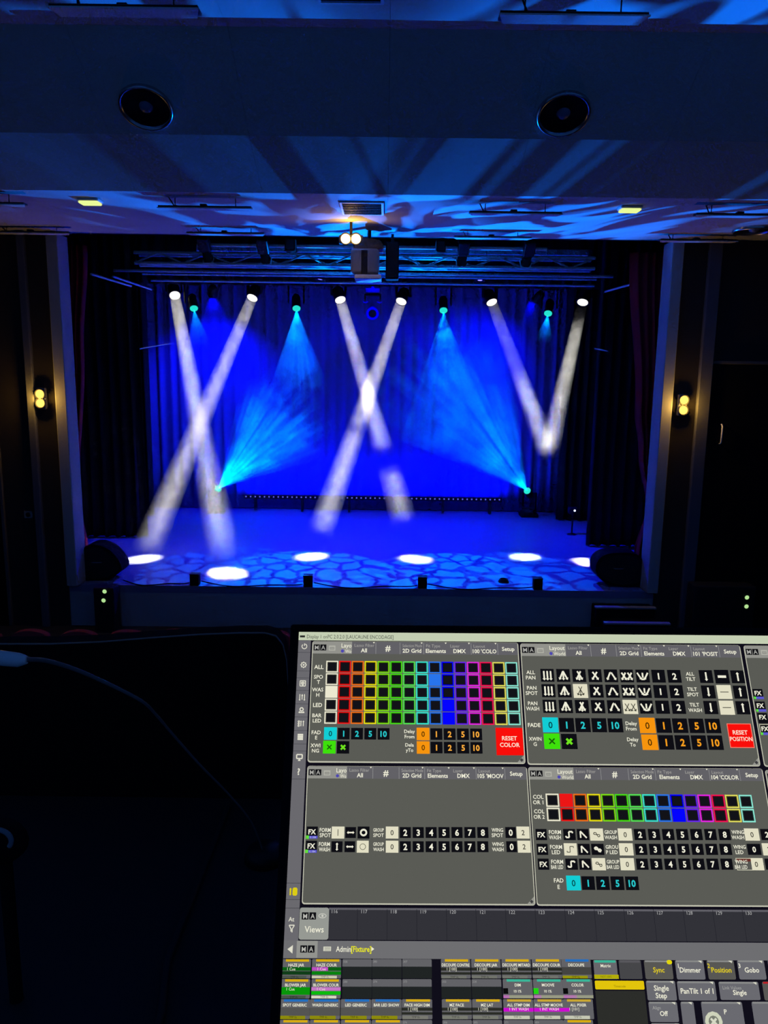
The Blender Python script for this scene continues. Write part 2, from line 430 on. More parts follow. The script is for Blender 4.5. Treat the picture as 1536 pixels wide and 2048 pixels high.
sl = ['cyan-lensed moving head between the two leftmost white lamps', 'cyan-lensed moving head with a clean blue cone, left of centre',
      'cyan-lensed moving head right of centre above drifting smoke', 'cyan-lensed moving head at the right, lowest of the hanging row']
FANS = []
for i, ((a, g, pw), lb) in enumerate(zip(spots, sl)):
    L = atY(*a, 17.8); T = atZ(*g, ZS); d = (T - L).normalized()
    t = moving_head(L, d, E_cyan, lb, r=0.10, length=0.42, ztop=zpipe + .02, group='cyan-lensed moving heads hanging upstage')
    spot('gobo_lamp', L + d * 0.02, d, P_GOBO * pw, AZURE, math.radians(30), t, blend=0.12, radius=0.01,
         gobo=dict(kind='cracks', scale=15.0, wscale=22, warp=0.05, lo=0.07, hi=0.13, seed=i * 1.7, dark=0.02))
    FANS.append((L, d))
floor_m = [((437, 977), (1.1, 12.0, ZC), 1.0, 24), ((1054, 981), (-0.9, 12.1, ZC), .5, 18)]
fl = ['floor-standing moving head at left throwing a bright cyan fan upward', 'floor-standing moving head at right throwing a striped blue fan upward']
FFANS = []
for i, ((a, T, pw, gs), lb) in enumerate(zip(floor_m, fl)):
    L = atY(*a, 19.3); d = (Vector(T) - L).normalized()
    t = moving_head(L, d, E_cyan, lb, floor=True, r=0.10, length=0.36)
    spot('gobo_lamp', L + d * 0.02, d, P_HOUSE * pw, AZURE, math.radians(32), t, blend=0.8, radius=0.01,
         gobo=dict(kind='leaf', scale=gs, wscale=6, warp=0.16, lo=0.485, hi=0.55, seed=3 + i * 2.3, dark=0.02))
    FFANS.append((L, d))
# blue wash lights, the last ones unseen and kept as light sources
def par(px, Y, T, power, angle, label, lensmat, vis=True):
    L = atY(*px, Y); d = (Vector(T) - L).normalized()
    t = empty('wash_light', (L.x, L.y, zpipe), label, 'stage light', None)
    M = frameM(L, d)
    part(t, 'can', M_black, lambda b: b.lathe([(0, -.26), (.07, -.26), (.10, -.2), (.11, -.02), (.11, 0), (.095, 0), (.095, -.03), (0, -.03)], M, 18))
    part(t, 'lens', lensmat, lambda b: b.lathe([(0, -.012), (.045, -.014), (.045, -.03), (0, -.03)], M, 16))
    part(t, 'yoke', M_black, lambda b: b.tube([L - d * .13 + Vector((-.125, 0, 0)), L - d * .13 + Vector((-.125, 0, .2)), L - d * .13 + Vector((.125, 0, .2)), L - d * .13 + Vector((.125, 0, 0))], .012, 6))
    part(t, 'clamp', M_black, lambda b: b.bbox(L.x - .02, L.x + .02, L.y - .02 - d.y * .13, L.y + .02 - d.y * .13, L.z - d.z * .13 + .18, 8.6, .003))
    spot('wash_lamp', L + d * .01, d, power, BLUE, math.radians(angle), t, blend=0.9, radius=0.05)
    return t
par((426, 592), 18.4, (-4.4, 20.0, 3.8), P_BLUE * .45, 95, 'blue wash light with a pinpoint glow left of the second white lamp', E_blue)
par((1070, 602), 18.4, (2.0, 20.0, 4.2), P_BLUE * 0.28, 95, 'blue wash light with a pinpoint glow on the right', E_blue)
par((640, 560), 16.6, (-2.2, 16.2, ZS), P_BLUE * 1.1, 95, 'unseen blue wash light among the pipes left of the projector', E_blue)  # unseen lamp, there to light the stage floor blue
par((960, 562), 16.6, (1.9, 15.8, ZS), P_BLUE * 1.1, 95, 'unseen blue wash light among the pipes right of the projector', E_blue)  # unseen like its left twin, lights the floor
par((745, 556), 17.7, (-.5, 20.0, 3.0), P_BLUE * 0.13, 110, 'unseen blue wash light behind the projector on the rear pipe', E_blue)  # unseen lamp, there to light the backdrop blue
# centre fixture with a blue ring
L = atY(745, 627, 17.8); d = Vector((0.0, -0.9, -0.25)).normalized()
t = moving_head(L, d, M_black, 'unlit moving head with a blue glowing ring at stage centre', r=0.13, length=0.32, ztop=zpipe + .02)
Mr = frameM(L, d)
part(t, 'glow_ring', E_bluering, lambda b: b.tube([Mr @ Vector((.115 * math.cos(a * .2618), .115 * math.sin(a * .2618), .015)) for a in range(25)], .026, 8, False))
for sx in (-1, 1):
    c = L + Vector((sx * .16, -.05, .26))
    part(t, 'glow_arc', E_bluering, lambda b: b.tube([c + Vector((.05 * math.cos(a), 0, .03 * math.sin(a))) for a in [math.pi + math.pi * q / 8 for q in range(9)]], .010, 6))

# profile spots and black boxes on the top pipe
def profile_spot(px, Y, label):
    c = atY(*px, Y); zp = atY(745, 494, 13.1).z
    t = empty('profile_spotlight', (c.x, 13.1, zp), label, 'stage light')
    d = Vector((0, .8, -.6)); M = frameM(Vector((c.x, 13.1, c.z)), d)
    part(t, 'body', M_black, lambda b: b.bbox(-.09, .09, -.09, .09, -.28, .02, .015, M))
    part(t, 'barrel', M_black, lambda b: b.lathe([(0, .02), (.075, .02), (.075, .2), (.085, .2), (.085, .24), (.07, .24), (.07, .22), (0, .22)], M, 18))
    part(t, 'colour_frame', M_alu, lambda b: b.bbox(-.09, .09, -.09, .09, .235, .245, .002, M))
    part(t, 'clamp', M_black, lambda b: b.bbox(c.x - .02, c.x + .02, 13.07, 13.13, c.z + .05, zp + .06, .004))
profile_spot((411, 497), 13.1, 'black profile spotlight at the left end of the topmost pipe')
profile_spot((528, 500), 13.1, 'black profile spotlight with a bright frame, left of the projector')
profile_spot((926, 505), 13.1, 'black profile spotlight right of the projector with shiny frame')
profile_spot((1056, 506), 13.1, 'black profile spotlight at the right end of the topmost pipe')
def hanging_box(px0, px1, Y, label, name='black_speaker'):
    a = atY(*px0, Y); c = atY(*px1, Y); cx = .5 * (a.x + c.x)
    t = empty(name, (cx, Y, c.z), label, 'speaker')
    part(t, 'cabinet', M_blackm, lambda b: b.bbox(a.x, c.x, Y - .12, Y + .15, c.z, a.z, .012))
    part(t, 'grille', M_black, lambda b: b.bbox(a.x + .015, c.x - .015, Y - .13, Y - .12, c.z + .02, a.z - .02, .004))
    part(t, 'bracket', M_black, lambda b: b.bbox(cx - .02, cx + .02, Y - .02, Y + .02, a.z, max(ZC - .02, a.z + .05) if Y < YP else 8.6, .004))
hanging_box((571, 478), (592, 504), 12.9, 'small black box hanging over the truss left of the projector')
hanging_box((872, 482), (890, 506), 12.9, 'small black box hanging over the truss right of the projector')
hanging_box((772, 486), (797, 560), 12.2, 'tall narrow black speaker hanging beside the projector')

# ------------------------------------------------------------------ projector and emergency lamps
def projector():
    Y = 11.9
    a = atY(702, 498, Y); c = atY(760, 560, Y); top = atY(712, 480, Y)
    cx = .5 * (a.x + c.x)
    t = empty('projector', (cx, Y, c.z), 'pale projector hanging under the ceiling edge, its top lit orange', 'projector')
    part(t, 'housing', M_grey, lambda b: b.bbox(a.x, a.x + .42, Y - .12, Y + .38, c.z + .07, a.z - .005, .03))
    part(t, 'tray', M_white, lambda b: b.bbox(a.x + .06, c.x + .02, Y - .14, Y + .36, c.z, c.z + .06, .01))
    hood = []
    for i in range(13):
        q = math.pi * i / 12; hood.append((a.x + .20 - .22 * math.cos(q) + .06, Y - .06, a.z + .15 * math.sin(q) ** .6 if 0 < i < 12 else a.z))
    part(t, 'hood', mat('brown_hood', (.16, .10, .07), .5), lambda b: b.prism(hood, (0, .4, 0)))
    part(t, 'lens_barrel', M_black, lambda b: b.lathe([(0, 0), (.045, 0), (.05, .05), (.05, .12), (0, .12)], frameM(Vector((cx, Y + .36, c.z + .17)), Vector((0, 1, 0))), 18))
    part(t, 'front_seam', M_black, lambda b: b.bbox(cx - .06, cx + .03, Y - .124, Y - .118, c.z + .08, a.z - .03, .001))
    part(t, 'ceiling_pole', M_black, lambda b: b.tube([(cx + .05, Y + .15, a.z + .02), (cx + .05, Y + .15, ZC)], .03, 10))
projector()
def emergency(p, vertical, gap, label, power, face=Vector((0, -1, 0)), mount='wall'):
    p = Vector(p)
    t = empty('emergency_light', p, label, 'emergency light', 'amber twin emergency lights')
    ax = Vector((0, 0, 1)) if vertical else Vector((1, 0, 0))
    w_, h_ = (.07, .17) if vertical else (.17, .06)
    part(t, 'housing', M_grey, lambda b: b.bbox(p.x - w_, p.x + w_, p.y - .02, p.y + .06, p.z - h_, p.z + h_, .01))
    for s in (-1, 1):
        c = p + ax * (s * gap) + face * .07
        M = frameM(c, face)
        h = part(t, 'lamp_head', M_black, lambda b: b.lathe([(0, -.07), (.035, -.07), (.08, -.02), (.085, 0), (.074, 0), (.074, -.015), (0, -.015)], M, 18))
        part(h, 'bulb', E_amber if vertical else emit('warm_lamp_glow', (1.0, .80, .45), 3.0), lambda b: b.lathe([(0, .02), (.04, .012), (.064, -.004), (.068, -.013), (0, -.013)], M, 18))
    point('emergency_lamp', p + face * .115, power, (1.0, .55, .08), .05, t)
    if mount == 'ceiling':
        part(t, 'bracket', M_black, lambda b: b.bbox(p.x - .02, p.x + .02, p.y + .0, p.y + .03, p.z + h_, ZC, .003))
emergency(atY(83, 797, YP - .1), True, .072, 'amber twin lamp glowing on the dark wall at far left', P_AMBER)
emergency(atY(1365, 810, YP - .1), True, .080, 'amber twin lamp glowing on the dark wall at right', P_AMBER)
emergency(atY(702, 479, 11.4), False, .073, 'warm twin lamp on the ceiling above the projector', P_AMBER * .6, mount='ceiling')

# ================================================================== CEILING FITTINGS
def linear_lamp(px, length, zc, drop, label, wid=0.16):
    z = zc - drop
    c = atZ(*px, z)
    t = empty('linear_ceiling_lamp', (c.x, c.y, zc), label, 'ceiling light', 'hanging linear lamps')
    x0, x1 = c.x - length / 2, c.x + length / 2
    part(t, 'diffuser', M_white, lambda b: b.faces([(x0, c.y - wid / 2, z), (x1, c.y - wid / 2, z), (x1 - .05, c.y + wid / 2, z), (x0 + .05, c.y + wid / 2, z), (x0, c.y - wid / 2, z + .012), (x1, c.y - wid / 2, z + .012), (x1 - .05, c.y + wid / 2, z + .012), (x0 + .05, c.y + wid / 2, z + .012)], [(0, 1, 2, 3), (4, 7, 6, 5), (0, 4, 5, 1), (1, 5, 6, 2), (2, 6, 7, 3), (3, 7, 4, 0)]))
    part(t, 'housing', M_black, lambda b: b.bbox(x0 + .01, x1 - .01, c.y - wid / 2 + .01, c.y + wid / 2 - .01, z + .013, z + .035, .004))
    part(t, 'driver_box', M_black, lambda b: b.bbox(c.x - .06, c.x + .02, c.y - .04, c.y + .04, z + .035, z + .06, .004))
    for s in (-.32, .32):
        part(t, 'rod', M_black, lambda b: b.tube([(c.x + s * length, c.y, z + .03), (c.x + s * length, c.y, zc)], .006, 6))
    part(t, 'cable', M_black, lambda b: b.tube([(c.x - .3 * length, c.y, z + .04), (c.x - .34 * length, c.y + .02, z + .4 * drop), (c.x - .38 * length, c.y, zc)], .008, 6))
linear_lamp((252, 26), 1.17, ZN, .40, 'linear lamp hanging from the upper ceiling at top left')
linear_lamp((1145, 40), 1.17, ZN, .40, 'linear lamp hanging from the upper ceiling at top right')
for px, lb in [((-42, 411), 'linear lamp cut by the left edge of the picture, near the ceiling fold'), ((411, 419), 'linear lamp left of the ceiling vent near the fold'),
               ((1030, 430), 'linear lamp right of the ceiling vent near the fold'), ((1482, 434), 'linear lamp cut by the right edge near the round speaker')]:
    linear_lamp(px, 1.17, ZC, .13, lb, .13)
for px, lb in [((64, 468), 'linear lamp seen edge-on at far left above the stage'), ((452, 470), 'linear lamp seen edge-on above the left truss'),
               ((985, 478), 'linear lamp seen edge-on above the right truss'), ((1395, 484), 'linear lamp seen edge-on at far right above the stage')]:
    linear_lamp(px, 1.17, ZC, .10, lb, .13)
# round speakers on the sloping panel
tn = Vector((0, prof[2][0] - prof[1][0], prof[2][1] - prof[1][1])).normalized(); nn = Vector((0, tn.z, -tn.y))
def on_slope(px, A, n):
    d = ray(*px); return CAM + d * ((A - CAM).dot(n) / d.dot(n))
def round_speaker(p, n, r, label):
    t = empty('ceiling_speaker', p, label, 'speaker', 'round ceiling speakers')
    M = frameM(p, n, Vector((1, 0, 0)))
    part(t, 'rim', M_alu if False else mat('dark_chrome', (.5, .5, .52), .25, .9), lambda b: b.lathe([(r, 0), (r * 1.0, .03), (r * .96, .045), (r * .90, .04), (r * .86, .0)], M, 40))
    part(t, 'cone', M_blackm, lambda b: b.lathe([(r * .88, .01), (r * .6, -.02 + .025), (r * .26, .003), (r * .25, .001)], M, 40))
    part(t, 'dust_cap', mat('dust_cap', (.16, .16, .26), .4), lambda b: b.lathe([(r * .26, .004), (r * .2, .03), (r * .1, .042), (0, .046)], M, 24))
A = Vector((0, prof[1][0], prof[1][1]))
round_speaker(on_slope((292, 213), A, nn) + nn * .002, nn, .275, 'round black speaker in the sloping ceiling at left')
round_speaker(on_slope((1127, 226), A, nn) + nn * .002, nn, .275, 'round black speaker in the sloping ceiling at right')
round_speaker(atZ(1508, 458, ZC) + Vector((0, 0, -.002)), Vector((0, 0, -1)), .29, 'round black speaker flush in the ceiling at the right edge')
def vent(pxs, Z, label):
    (xa, ya), (xb, yb) = pxs
    a = atZ(xa, ya, Z); c = atZ(xb, yb, Z)
    x0, x1 = sorted((a.x, c.x)); y0, y1 = sorted((a.y, c.y))
    t = empty('ceiling_vent', ((x0 + x1) / 2, (y0 + y1) / 2, Z), label, 'vent')
    f = .03
    def fr(b):
        b.bbox(x0, x1, y0, y0 + f, Z - .02, Z, .003); b.bbox(x0, x1, y1 - f, y1, Z - .02, Z, .003)
        b.bbox(x0, x0 + f, y0 + f, y1 - f, Z - .02, Z, .003); b.bbox(x1 - f, x1, y0 + f, y1 - f, Z - .02, Z, .003)
    part(t, 'frame', M_white, fr)
    part(t, 'duct', M_blackm, lambda b: b.box(x0 + f, x1 - f, y0 + f, y1 - f, Z - .006, Z - .002))
    n = 7
    for i in range(n):
        y = y0 + f + (y1 - y0 - 2 * f) * (i + .5) / n
        part(t, 'slat', M_black, lambda b: b.box(x0 + f, x1 - f, y - .008, y + .008, Z - .018, Z - .008))
vent(((678, 402), (768, 428)), ZC, 'dark rectangular air vent in the ceiling above the projector')
vent(((628, -40), (768, 5)), ZN, 'dark air vent cut by the top edge of the picture')
def exit_lamp(px, label):
    c = atZ(*px, ZC)
    t = empty('ceiling_exit_lamp', (c.x, c.y, ZC), label, 'ceiling light', 'glowing ceiling exit lamps')
    part(t, 'housing', M_white, lambda b: b.bbox(c.x - .135, c.x + .135, c.y - .10, c.y + .10, ZC - .03, ZC, .008))
    part(t, 'lens', E_exit, lambda b: b.bbox(c.x - .125, c.x + .125, c.y - .09, c.y + .09, ZC - .06, ZC - .03, .015))
exit_lamp((180, 399), 'yellow-green glowing lamp on the ceiling at left')
exit_lamp((1260, 414), 'yellow-green glowing lamp on the ceiling at right')

# ================================================================== STAGE FURNITURE
def led_strip():
    Y = 19.75; a = atY(488, 993, Y); c = atY(1003, 998.5, Y); z = .5 * (a.z + c.z)
    t = empty('led_strip', ((a.x + c.x) / 2, Y, ZS), 'long low strip of tiny blue lights before the backdrop', 'led strip')
    part(t, 'housing', M_black, lambda b: b.bbox(a.x, c.x, Y - .04, Y + .04, z - .05, z + .05, .008))
    def dots(b):
        n = 56
        for i in range(n):
            x = a.x + .06 + (c.x - a.x - .12) * i / (n - 1)
            b.lathe([(0, .02), (.016, .012), (.021, 0)], frameM(Vector((x, Y - .041, z)), Vector((0, -1, 0))), 6)
    stuff(part(t, 'lens_row', E_bar, dots))
    for i in range(6):
        x = a.x + .3 + (c.x - a.x - .6) * i / 5
        part(t, 'foot', M_black, lambda b: b.bbox(x - .03, x + .03, Y - .1, Y + .1, ZS, z - .05, .004))
    for i in range(4):
        x = a.x + (c.x - a.x) * (i + .5) / 4
        l = bpy.data.lights.new('strip_lamp', 'AREA'); l.shape = 'RECTANGLE'; l.size = 1.6; l.size_y = .05; l.energy = P_BLUE * .035; l.color = BLUE
        o = bpy.data.objects.new('strip_lamp', l); col.objects.link(o); M = frameM(Vector((x, Y, z + .06)), Vector((0, -.25, -1))); M.translation -= world_loc(t); o.parent = t; o.matrix_local = M
led_strip()
for px, lb in [((389, 1171), 'leftmost black block on the front edge of the stage'), ((616, 1173), 'second black block from left on the stage edge'),
               ((845, 1177), 'third black block from left on the stage edge'), ((1076, 1180), 'rightmost black block on the front edge of the stage')]:
    c = atZ(*px, ZS)
    t = empty('footlight_block', (c.x, YP + .08, ZS), lb, 'footlight', 'black blocks along the stage edge')
    part(t, 'body', M_blackm, lambda b: b.bbox(c.x - .075, c.x + .075, YP + .01, YP + .15, ZS, ZS + .185, .008))
    part(t, 'lid', M_black, lambda b: b.bbox(c.x - .08, c.x + .08, YP + .005, YP + .155, ZS + .185, ZS + .2, .004))
    part(t, 'speaker_grille', M_black, lambda b: b.bbox(c.x - .06, c.x + .06, YP + .149, YP + .158, ZS + .03, ZS + .17, .003))
bx = [atZ(*p, ZS).x for p in ((230, 1170), (389, 1171), (616, 1173), (845, 1177), (1076, 1180))]
for i in range(4):
    pts = []
    for k in range(17):
        s = k / 16; pts.append((bx[i] + .09 + (bx[i + 1] - bx[i] - .18) * s, YP + .10 + .35 * math.sin(math.pi * s) * (-.25) + .06 * math.cos(9 * s), ZS + .012 + .03 * (abs(2 * s - 1) ** 6)))
    tag(MB().tube(pts, .010, 6).build('stage_cable', M_blackm), ['black cable along the stage edge running to the leftmost block', 'black cable on the stage edge between first and second block', 'black cable on the stage edge between second and third block', 'black cable on the stage edge between third and fourth block'][i], 'cable')
c = atZ(1007, 1164, ZS)
t = empty('cable_coil', (c.x, c.y, ZS), 'small dark coil lying on the stage edge near the fourth block', 'cable')
for k in range(3):
    part(t, 'loop', M_blackm, lambda b: b.tube([(c.x + (.085 - .012 * k) * math.cos(a * .314), c.y + (.10 - .012 * k) * math.sin(a * .314), ZS + .014 + .018 * k) for a in range(21)], .011, 6, False))
def corner_speaker(poly, Y, depth, label, dot=None):
    pts = [atY(x, y, Y) for x, y in poly]
    zmin = min(p.z for p in pts); pts = [Vector((p.x, p.y, p.z - zmin + ZS + .004)) for p in pts]
    cx = sum(p.x for p in pts) / len(pts)
    # smooth the outline
    sm = []
    n = len(pts)
    for i in range(n):
        p0, p1, p2, p3 = pts[i - 1], pts[i], pts[(i + 1) % n], pts[(i + 2) % n]
        for s in (0, .25, .5, .75):
            q = .5 * ((2 * p1) + (p2 - p0) * s + (2 * p0 - 5 * p1 + 4 * p2 - p3) * s * s + (3 * p1 - p0 - 3 * p2 + p3) * s ** 3)
            q.z = max(q.z, ZS + .003); sm.append(q)
    cz = sum(p.z for p in pts) / n
    t = empty('floor_speaker', (cx, Y, ZS), label, 'speaker')
    part(t, 'cabinet', M_blackm, lambda b: b.prism(sm, (0, depth, 0)))
    part(t, 'front_panel', M_black, lambda b: b.prism([Vector((cx + (p.x - cx) * .86, Y - .012, cz + (p.z - cz) * .86)) for p in sm], (0, .012, 0)))
    part(t, 'carry_handle', M_grey, lambda b: b.tube([(cx - .08, Y - .014, cz + .02), (cx - .06, Y - .04, cz + .02), (cx + .06, Y - .04, cz + .02), (cx + .08, Y - .014, cz + .02)], .008, 6))
corner_speaker([(147, 1166), (149, 1125), (165, 1105), (190, 1097), (222, 1110), (244, 1142), (230, 1160), (208, 1169)], 12.75, .4, 'black rounded floor speaker at the left front corner of the stage')
corner_speaker([(1191, 1142), (1203, 1117), (1240, 1109), (1282, 1118), (1290, 1168), (1245, 1178), (1205, 1166)], 12.75, .4, 'black rounded floor speaker at the right front corner covering a light pool')
# small upstage device with a pilot light
c = atY(1146, 1020, 17.2)
t = empty('pilot_light_stand', (c.x, c.y, ZS), 'small black stand with a white pilot light at upstage right', 'stage light')
part(t, 'body', M_black, lambda b: b.bbox(c.x - .1, c.x + .1, c.y - .08, c.y + .1, c.z - .08, c.z + .06, .02))
part(t, 'post', M_black, lambda b: b.tube([(c.x, c.y, ZS + .02), (c.x, c.y, c.z - .08)], .02, 8))
part(t, 'foot', M_black, lambda b: b.lathe([(0, .02), (.1, .02), (.12, 0), (0, 0)], Matrix.Translation((c.x, c.y, ZS)), 16))
part(t, 'pilot_lens', emit('pilot_glow', (.6, .7, 1), 1.5), lambda b: b.lathe([(0, .02), (.018, .012), (.026, 0)], frameM(Vector((c.x + .02, c.y - .081, c.z)), Vector((0, -1, 0))), 10))
# pale slivers put in for the lit drape edges in the wings
def sliver(p0, p1, label, r=.02, m=None):
    a, c = Vector(p0), Vector(p1)
    t = empty('wing_sliver', (a + c) / 2, label, 'pipe')
    part(t, 'sliver', m or M_white, lambda b: b.tube([a, c], r, 8))
    for s in (.15, .85):
        q = a.lerp(c, s)
        part(t, 'hanging_cable', M_black, lambda b: b.tube([q, (q.x, q.y, 8.6)], .005, 5))
sliver(atY(182, 548, 13.6), atY(262, 572, 15.4), 'blue-lit sloping rail in the left wing, nearer of two')
sliver(atY(226, 553, 14.2), atY(303, 579, 16.0), 'violet-lit sloping rail in the left wing, farther of two')
sliver(atY(258, 701, 16.6), atY(342, 687, 18.6), 'faint pale rail for a lit drape edge low in the left wing', .014)
sliver(atY(1282, 563, 13.6), atY(1211, 583, 15.4), 'blue-lit sloping rail in the right wing')
sliver(atY(1190, 697, 15.9), atY(1215, 702, 15.2), 'short faint pale rail for a lit drape edge low in the right wing', .012)
# stairs
def stairs():
    t0 = atY(1195, 1210, 12.15); t1 = atY(1312, 1213, 12.15)
    t = empty('stage_stairs', ((t0.x + t1.x) / 2, 12.1, .16), 'short dark steps with blue-lit treads at the right of the stage front', 'stairs')
    for i, (py, Y, xo) in enumerate([(1210, 12.30, 0), (1241, 11.95, .12)]):
        z = atY(1250, py, Y).z
        part(t, 'riser', M_blackm, lambda b: b.bbox(t0.x + xo * .5, t1.x + xo, Y - .12, YP - .01 if i == 0 else 12.17, .16, z - .03, .004))
        part(t, 'tread', M_step, lambda b: b.bbox(t0.x + xo * .5 - .02, t1.x + xo + .02, Y - .14, Y - .04, z - .03, z, .006))
stairs()
def cabinet(px0, px1, Y, label, leds):
    a = atY(*px0, Y); c = atY(*px1, Y); z0 = .16
    t = empty('equipment_cabinet', ((a.x + c.x) / 2, Y, z0), label, 'cabinet')
    part(t, 'body', M_desk, lambda b: b.bbox(a.x, c.x, Y, Y + .3, z0, a.z, .01))
    part(t, 'front_door', M_black, lambda b: b.bbox(a.x + .03, c.x - .03, Y - .012, Y, z0 + .05, a.z - .03, .004))
    for l in leds:
        q = atY(*l, Y - .02)
        part(t, 'indicator', E_led, lambda b: b.lathe([(0, .02), (.025, .015), (.035, 0)], frameM(q, Vector((0, -1, 0))), 12))
cabinet((1390, 1172), (1506, 1240), 12.05, 'dark cabinet with two green indicator lights at lower right', [(1494, 1195), (1493, 1213)])
cabinet((186, 1176), (230, 1240), 12.15, 'dark cabinet with two green indicator lights below the left floor speaker', [(209, 1183), (207, 1201)])
# wall panels and plate
def wall_door(px0, px1, name, label, side):
    Y = YP - .05; a = atY(*px0, Y); c = atY(*px1, Y)
    o = struct(part(None, name, M_blackm, lambda b: b.box(a.x, c.x, Y - .03, Y - .001, .17, a.z)), label)
    def fr(b):
        b.bbox(a.x - .05, a.x, Y - .06, Y - .001, .17, a.z + .05, .004); b.bbox(c.x, c.x + .05, Y - .06, Y - .001, .17, a.z + .05, .004); b.bbox(a.x, c.x, Y - .06, Y - .001, a.z, a.z + .05, .004)
    part(o, 'door_frame', mat('worn_frame', (.12, .11, .10), .6), fr)
    hx = a.x + .22 if side > 0 else c.x - .22
    z = atY(1436, 868, Y).z
    part(o, 'door_handle', M_alu, lambda b: b.tube([(hx, Y - .03, z - .16), (hx, Y - .08, z - .13), (hx, Y - .08, z + .13), (hx, Y - .03, z + .16)], .014, 8))
wall_door((1424, 728), (1570, 1240), 'door_1', 'tall dark door right of the right amber lamp', 1)
wall_door((-130, 765), (22, 1250), 'door_2', 'tall dark door left of the left amber lamp', -1)
c = atY(57, 1029, YP - .05)
t = empty('wall_plate', c, 'small faint grey plate on the dark wall below the left amber lamp', 'wall plate')
part(t, 'plate', M_grey, lambda b: b.bbox(c.x - .07, c.x + .07, c.y - .015, c.y, c.z - .06, c.z + .06, .004))
part(t, 'socket', M_black, lambda b: b.lathe([(0, .004), (.035, .004), (.04, 0)], frameM(c + Vector((0, -.016, 0)), Vector((0, -1, 0))), 16))

# seats in front of the booth
def seat(x, y, ztop, label):
    t = empty('theatre_seat', (x, y, .16), label, 'seat', 'red seats beyond the desk')
    hw = .225
    def back(b):
        out = []
        for k in range(13):
            q = math.pi * k / 12; out.append(Vector((x - hw * math.cos(q), y, ztop - .09 + .09 * math.sin(q))))
        out = [Vector((x + hw, y, ztop - .62))] + out[::-1] + [Vector((x - hw, y, ztop - .62))]
        b.prism(out, (0, .10, 0))
    part(t, 'backrest', M_seat, back)
    part(t, 'back_shell', M_blackm, lambda b: b.bbox(x - hw + .02, x + hw - .02, y - .015, y, ztop - .62, ztop - .12, .006))
    part(t, 'seat_cushion', M_seat, lambda b: b.bbox(x - hw + .02, x + hw - .02, y + .10, y + .52, ztop - .62, ztop - .50, .03))
    for s in (-1, 1):
        part(t, 'armrest', M_black, lambda b: b.bbox(x + s * (hw + .025) - .022, x + s * (hw + .025) + .022, y + .02, y + .46, ztop - .40, ztop - .34, .008))
        part(t, 'side_frame', M_black, lambda b: b.bbox(x + s * (hw + .025) - .015, x + s * (hw + .025) + .015, y + .06, y + .36, .16, ztop - .40, .005))
names = ['red seat at the left edge of the seat row', 'red seat second from the left in the row', 'red seat third from the left in the row', 'red seat fourth from the left in the row',
         'red seat fifth from the left in the row', 'red seat sixth from the left, partly blue-lit', 'red seat seventh from the left, blue-lit top', 'red seat last before the monitor, blue-lit top']
for i in range(7):
    p = atY(-40 + i * 97, 1262, 9.0)
    seat(p.x, 9.0, p.z + random.uniform(-.012, .012), names[i])


# ================================================================== DESK AND LIT MONITOR
SR = RM @ Vector((0.99992188, -0.00938575, -0.00825539))     # screen axes: right, up, out of the glass
SU = RM @ Vector((0.00552186, 0.9241863, -0.38190207))
SN = RM @ Vector((0.01121396, 0.38182665, 0.92416592))
S0 = CAM + RM @ Vector((0.1, -0.2, -0.65))
def SP(u, v, h=0.0): return S0 + SR * u + SU * v + SN * h
def S(x, y):
    d = ray(x, y); t = (S0 - CAM).dot(SN) / d.dot(SN); q = CAM + d * t - S0
    return q.dot(SR), q.dot(SU)
UL, VT = S(598, 1264)
SW, SH = 0.60, 0.338
UR, VB = UL + SW, VT - SH
ZD = SP(0, VB - .02).z - .035           # desk top
desk = empty('control_desk', (0.1, .5, 0), 'dark control desk under the lit monitor', 'desk')
part(desk, 'desk_top', M_desk, lambda b: b.bbox(-1.2, 1.4, .12, 1.0, ZD - .04, ZD, .006))
for x in (-1.1, 1.3):
    part(desk, 'leg', M_blackm, lambda b: b.bbox(x - .03, x + .03, .15, .95, ZD - .75, ZD - .04, .006))
part(desk, 'modesty_panel', M_blackm, lambda b: b.bbox(-1.07, 1.27, .93, .95, ZD - .6, ZD - .04, .004))
struct(part(None, 'floor_booth', M_floor, lambda b: b.box(-3, 3, -1.5, 1.25, ZD - .87, ZD - .75)), 'dark floor of the control booth')
desk.location.z = ZD - .75
for ch in desk.children: ch.location = (0, 0, -(ZD - .75))
mon = empty('monitor', SP((UL + UR) / 2, VB, -.05), 'large lit monitor showing a lighting control layout on the desk', 'monitor')
def sbox(b, u0, u1, v0, v1, h0, h1, bev=.0015):
    M = Matrix((SR, SU, SN)).transposed().to_4x4(); M.translation = S0
    b.bbox(u0, u1, v0, v1, h0, h1, bev, M)
BZ = .0075
def bezel(b):
    sbox(b, UL - BZ, UR + BZ, VT, VT + BZ * .9, -.012, .002); sbox(b, UL - BZ, UR + BZ, VB - .014, VB, -.012, .002)
    sbox(b, UL - BZ, UL, VB, VT, -.012, .002); sbox(b, UR, UR + BZ, VB, VT, -.012, .002)
part(mon, 'bezel', M_blackm, bezel)
part(mon, 'back_shell', M_blackm, lambda b: sbox(b, UL - BZ + .002, UR + BZ - .002, VB - .012, VT + BZ * .9 - .002, -.035, -.0121, .006))
part(mon, 'stand', M_blackm, lambda b: b.prism([SP(.07, VB + .05, -.035), SP(.17, VB + .05, -.035), SP(.17, VB + .14, -.035), SP(.07, VB + .14, -.035)], Vector((0, .06, -.02))).bbox(SP(.08, 0).x, SP(.16, 0).x, SP(.1, VB + .1, -.035).y + .01, SP(.1, VB + .1, -.035).y + .05, ZD + .008, SP(.1, VB + .1, -.035).z, .004))
